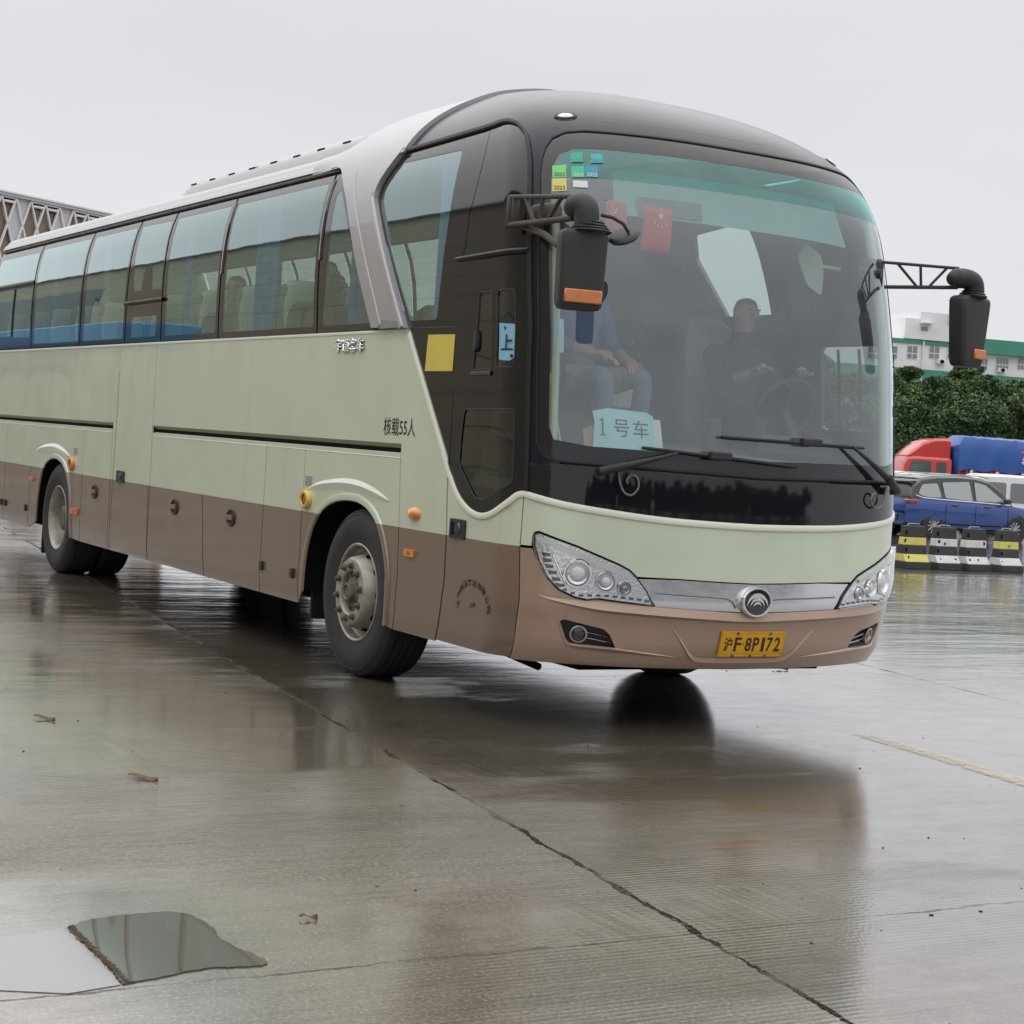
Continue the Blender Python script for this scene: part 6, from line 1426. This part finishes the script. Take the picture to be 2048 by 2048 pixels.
fb('downpipe',FRW,X2S(1817),X2S(1817)+.12,2,hz(1817,682),.1,.25,bw); fb('roof_pipe',WW,X2S(1862),X2S(1862)+.25,hz(1860,645),hz(1862,618),.3,.5,bw)
fb('tower_window',WG,X2S(1810),X2S(1823),hz(1816,661),hz(1816,653),.25,.3,bw); fb('window_canopy',WW,X2S(1807.9),X2S(1829),hz(1816,647),hz(1816,645),.25,.9,bw)
for px,zz_ in((1846,718),(1968,735),(2040,722)):
    s=X2S(px); u_=fb('air_conditioner',FRW,s,s+.8,hz(px,zz_+8),hz(px,zz_),.1,.45,bw)
    c=ex*(s+.4)+nn*.47; mb=MB(); z=(hz(px,zz_+8)+hz(px,zz_))/2; pts=[(c+ex*(.2*math.cos(t))).to_tuple()[:2]+(z+.16*math.sin(t),) for t in[2*PI*k/12 for k in range(12)]]; mb.add(pts,[tuple(range(12))]); mb.build('fan',DARK,u_)
# warehouse with a lattice front, seen over the tail of the coach
P1=Vector((-93.919,18.71,0)); P2=Vector((-99.063,27.159,0)); e2=(P2-P1).normalized(); n2=Vector((e2.y,-e2.x,0)); n2=n2 if n2.dot(Vector((10,-6,0))-P1)>0 else -n2
lt=empty('lattice_building',tuple(P1),0,'pale warehouse with a white diamond lattice front over brown panels beyond the coach tail','building')
BRN=mat('brown_panel',(.25,.195,.15),rough=.8,var=.12,vscale=.8); LAT=mat('lattice_white',(.74,.74,.76),rough=.6); PNL=mat('panel_pale_grey',(.54,.54,.57),rough=.7,var=.04,vscale=.5); FAS=mat('fascia_grey',(.52,.52,.55),rough=.6)
fb('wall',BRN,-12,16,0,13.9,-20,0,lt,e=e2,n_=n2); fb('fascia',FAS,-12,16,13.82,14.06,-20,.35,lt,e=e2,n_=n2); fb('fascia_lip',LAT,-12,16,13.98,14.07,.35,.42,lt,e=e2,n_=n2)
def P3(s,z,d): p=e2*s+n2*d; return (p.x,p.y,z)
bars=MB(); pn=MB(); lv=MB(); sh=MB(); zt,zc,zl=13.82,12.27,10.72
for lvl in range(4):
    z_a=zt-3.10*lvl; z_m=z_a-1.55; z_b=z_a-3.10
    if z_b<0: break
    for k in range(-11,12):
        s=1.10+1.18*k          # top node
        for (a,za,b,zb_) in((s,z_a,s+.59,z_m),(s,z_a,s-.59,z_m),(s-.59,z_m,s,z_b),(s+.59,z_m,s,z_b)):
            w_=.055; vs=[P3(a-w_,za,.14),P3(a+w_,za,.14),P3(b+w_,zb_,.14),P3(b-w_,zb_,.14),P3(a-w_,za,.26),P3(a+w_,za,.26),P3(b+w_,zb_,.26),P3(b-w_,zb_,.26)]
            bars.add(vs,[(0,1,2,3),(7,6,5,4),(0,4,5,1),(1,5,6,2),(2,6,7,3),(3,7,4,0)])
        m_=k%3
        if m_==0: pn=MB(); pn.add([P3(s-.59,z_m,.10),P3(s,z_a,.10),P3(s+1.18,z_a,.10),P3(s+.59,z_m,.10),P3(s+1.18,z_b,.10),P3(s,z_b,.10)],[(0,1,2,3,4,5)]); pn.build('infill_panel',PNL,lt)
        if m_!=0 and lvl==0:
            for z_,r_,i_ in((z_a-.06,.06,.12),(z_a-.30,.085,.18)): lv=MB(); lv.tube([P3(s+i_,z_,.2),P3(s+1.18-i_,z_,.2)],r_,8); lv.build('roller_blind',mat('blind_white',(.75,.75,.77),rough=.5),lt,smooth=50)
            q=[P3(s+.14,z_a-.10,.03),P3(s+1.04,z_a-.10,.03),P3(s+.98,z_a-.42,.03),P3(s+.20,z_a-.42,.03)]; sh=MB(); sh.add(q,[(0,1,2,3)]); sh.build('vent',DARK,lt)
bars.build('lattice',LAT,lt)
# long wall and an added blue canopy beside the coach: out of frame, they give the flank and glass their reflections
WY=-17.5
bl=empty('long_boundary_building',(-60,WY-4,0),0,'long sand-coloured block building along the door side of the coach','building')
SAND=mat('sand_block_wall',(.50,.45,.33),rough=.9,var=.10,vscale=.6)
nS=SAND.node_tree; bS=nS.nodes['Principled BSDF']; tcS=nS.nodes.new('ShaderNodeTexCoord'); mpS=nS.nodes.new('ShaderNodeMapping'); mpS.inputs['Rotation'].default_value=(PI/2,0,0); nS.links.new(tcS.outputs['Object'],mpS.inputs[0]); br=nS.nodes.new('ShaderNodeTexBrick'); br.inputs['Scale'].default_value=1; br.inputs['Brick Width'].default_value=2.4; br.inputs['Row Height'].default_value=.9; br.inputs['Mortar Size'].default_value=.03; br.inputs['Color1'].default_value=(.50,.45,.33,1); br.inputs['Color2'].default_value=(.46,.42,.31,1); br.inputs['Mortar'].default_value=(.28,.25,.19,1); nS.links.new(mpS.outputs[0],br.inputs[0]); nS.links.new(br.outputs[0],bS.inputs['Base Color'])
mb=MB(); mb.box((0,0,5.6),(72,4,5.6)); mb.build('wall',SAND,bl)
mb=MB(); mb.box((0,.0,11.3),(72.3,4.3,.10)); mb.build('roof',mat('roof_moss',(.13,.16,.12),rough=.8),bl)
mb=MB(); mb.box((-22,4.0,6.0),(20,.02,2.8)); mb.build('dark_gate',mat('gate_green_dark',(.025,.05,.05),rough=.4,coat=.3),bl)
ps=empty('parking_shelter',(-66,-11.2,0),0,'long parking shelter with a bright blue canopy edge beside the sand-coloured building','shelter')  # added out of view, set high so only the windows mirror its blue
mb=MB(); mb.bbox((0,0,3.78),(32,1.1,.36),.05); mb.build('canopy',mat('hoarding_blue',(.10,.33,.60),rough=.5),ps)
for k in range(17): mb=MB(); mb.box((-31+k*3.875,-.6,1.7),(.06,.06,1.7)); mb.build('post',mat('post_steel',(.3,.31,.32),rough=.5,metal=.4),ps)

# unseen containers added well in front of the coach: they darken the lower nose in its reflections
for k,(y,c) in enumerate(((-16,(.03,.05,.09)),(-2,(.05,.06,.06)),(12,(.025,.035,.06)),(26,(.06,.05,.045)),(40,(.03,.045,.07)))):
    m=mat('container_paint_%d'%k,c,rough=.5,var=.15,vscale=1); ct=empty('container',(46+k%2,y,0),0,['dark navy container, nearest the door side, in front of the coach','dark grey container in front of the coach','near-black blue container in front of the coach','brown-grey container in front of the coach','dark steel-blue container farthest along in front of the coach'][k],'container','containers in front of the coach')
    mb=MB(); mb.box((0,0,1.5),(1.2,6.4,1.28)); mb.build('shell',m,ct)
    mb=MB(); [mb.box((-1.23,-6.2+.4*i,1.5),(.03,.09,1.2)) for i in range(32)]; mb.build('corrugation',m,ct)
    mb=MB(); [mb.box((x_,y_,.11),(.12,.15,.11)) for x_ in(-1,1) for y_ in(-6,6)]; mb.build('skid',DARK,ct)
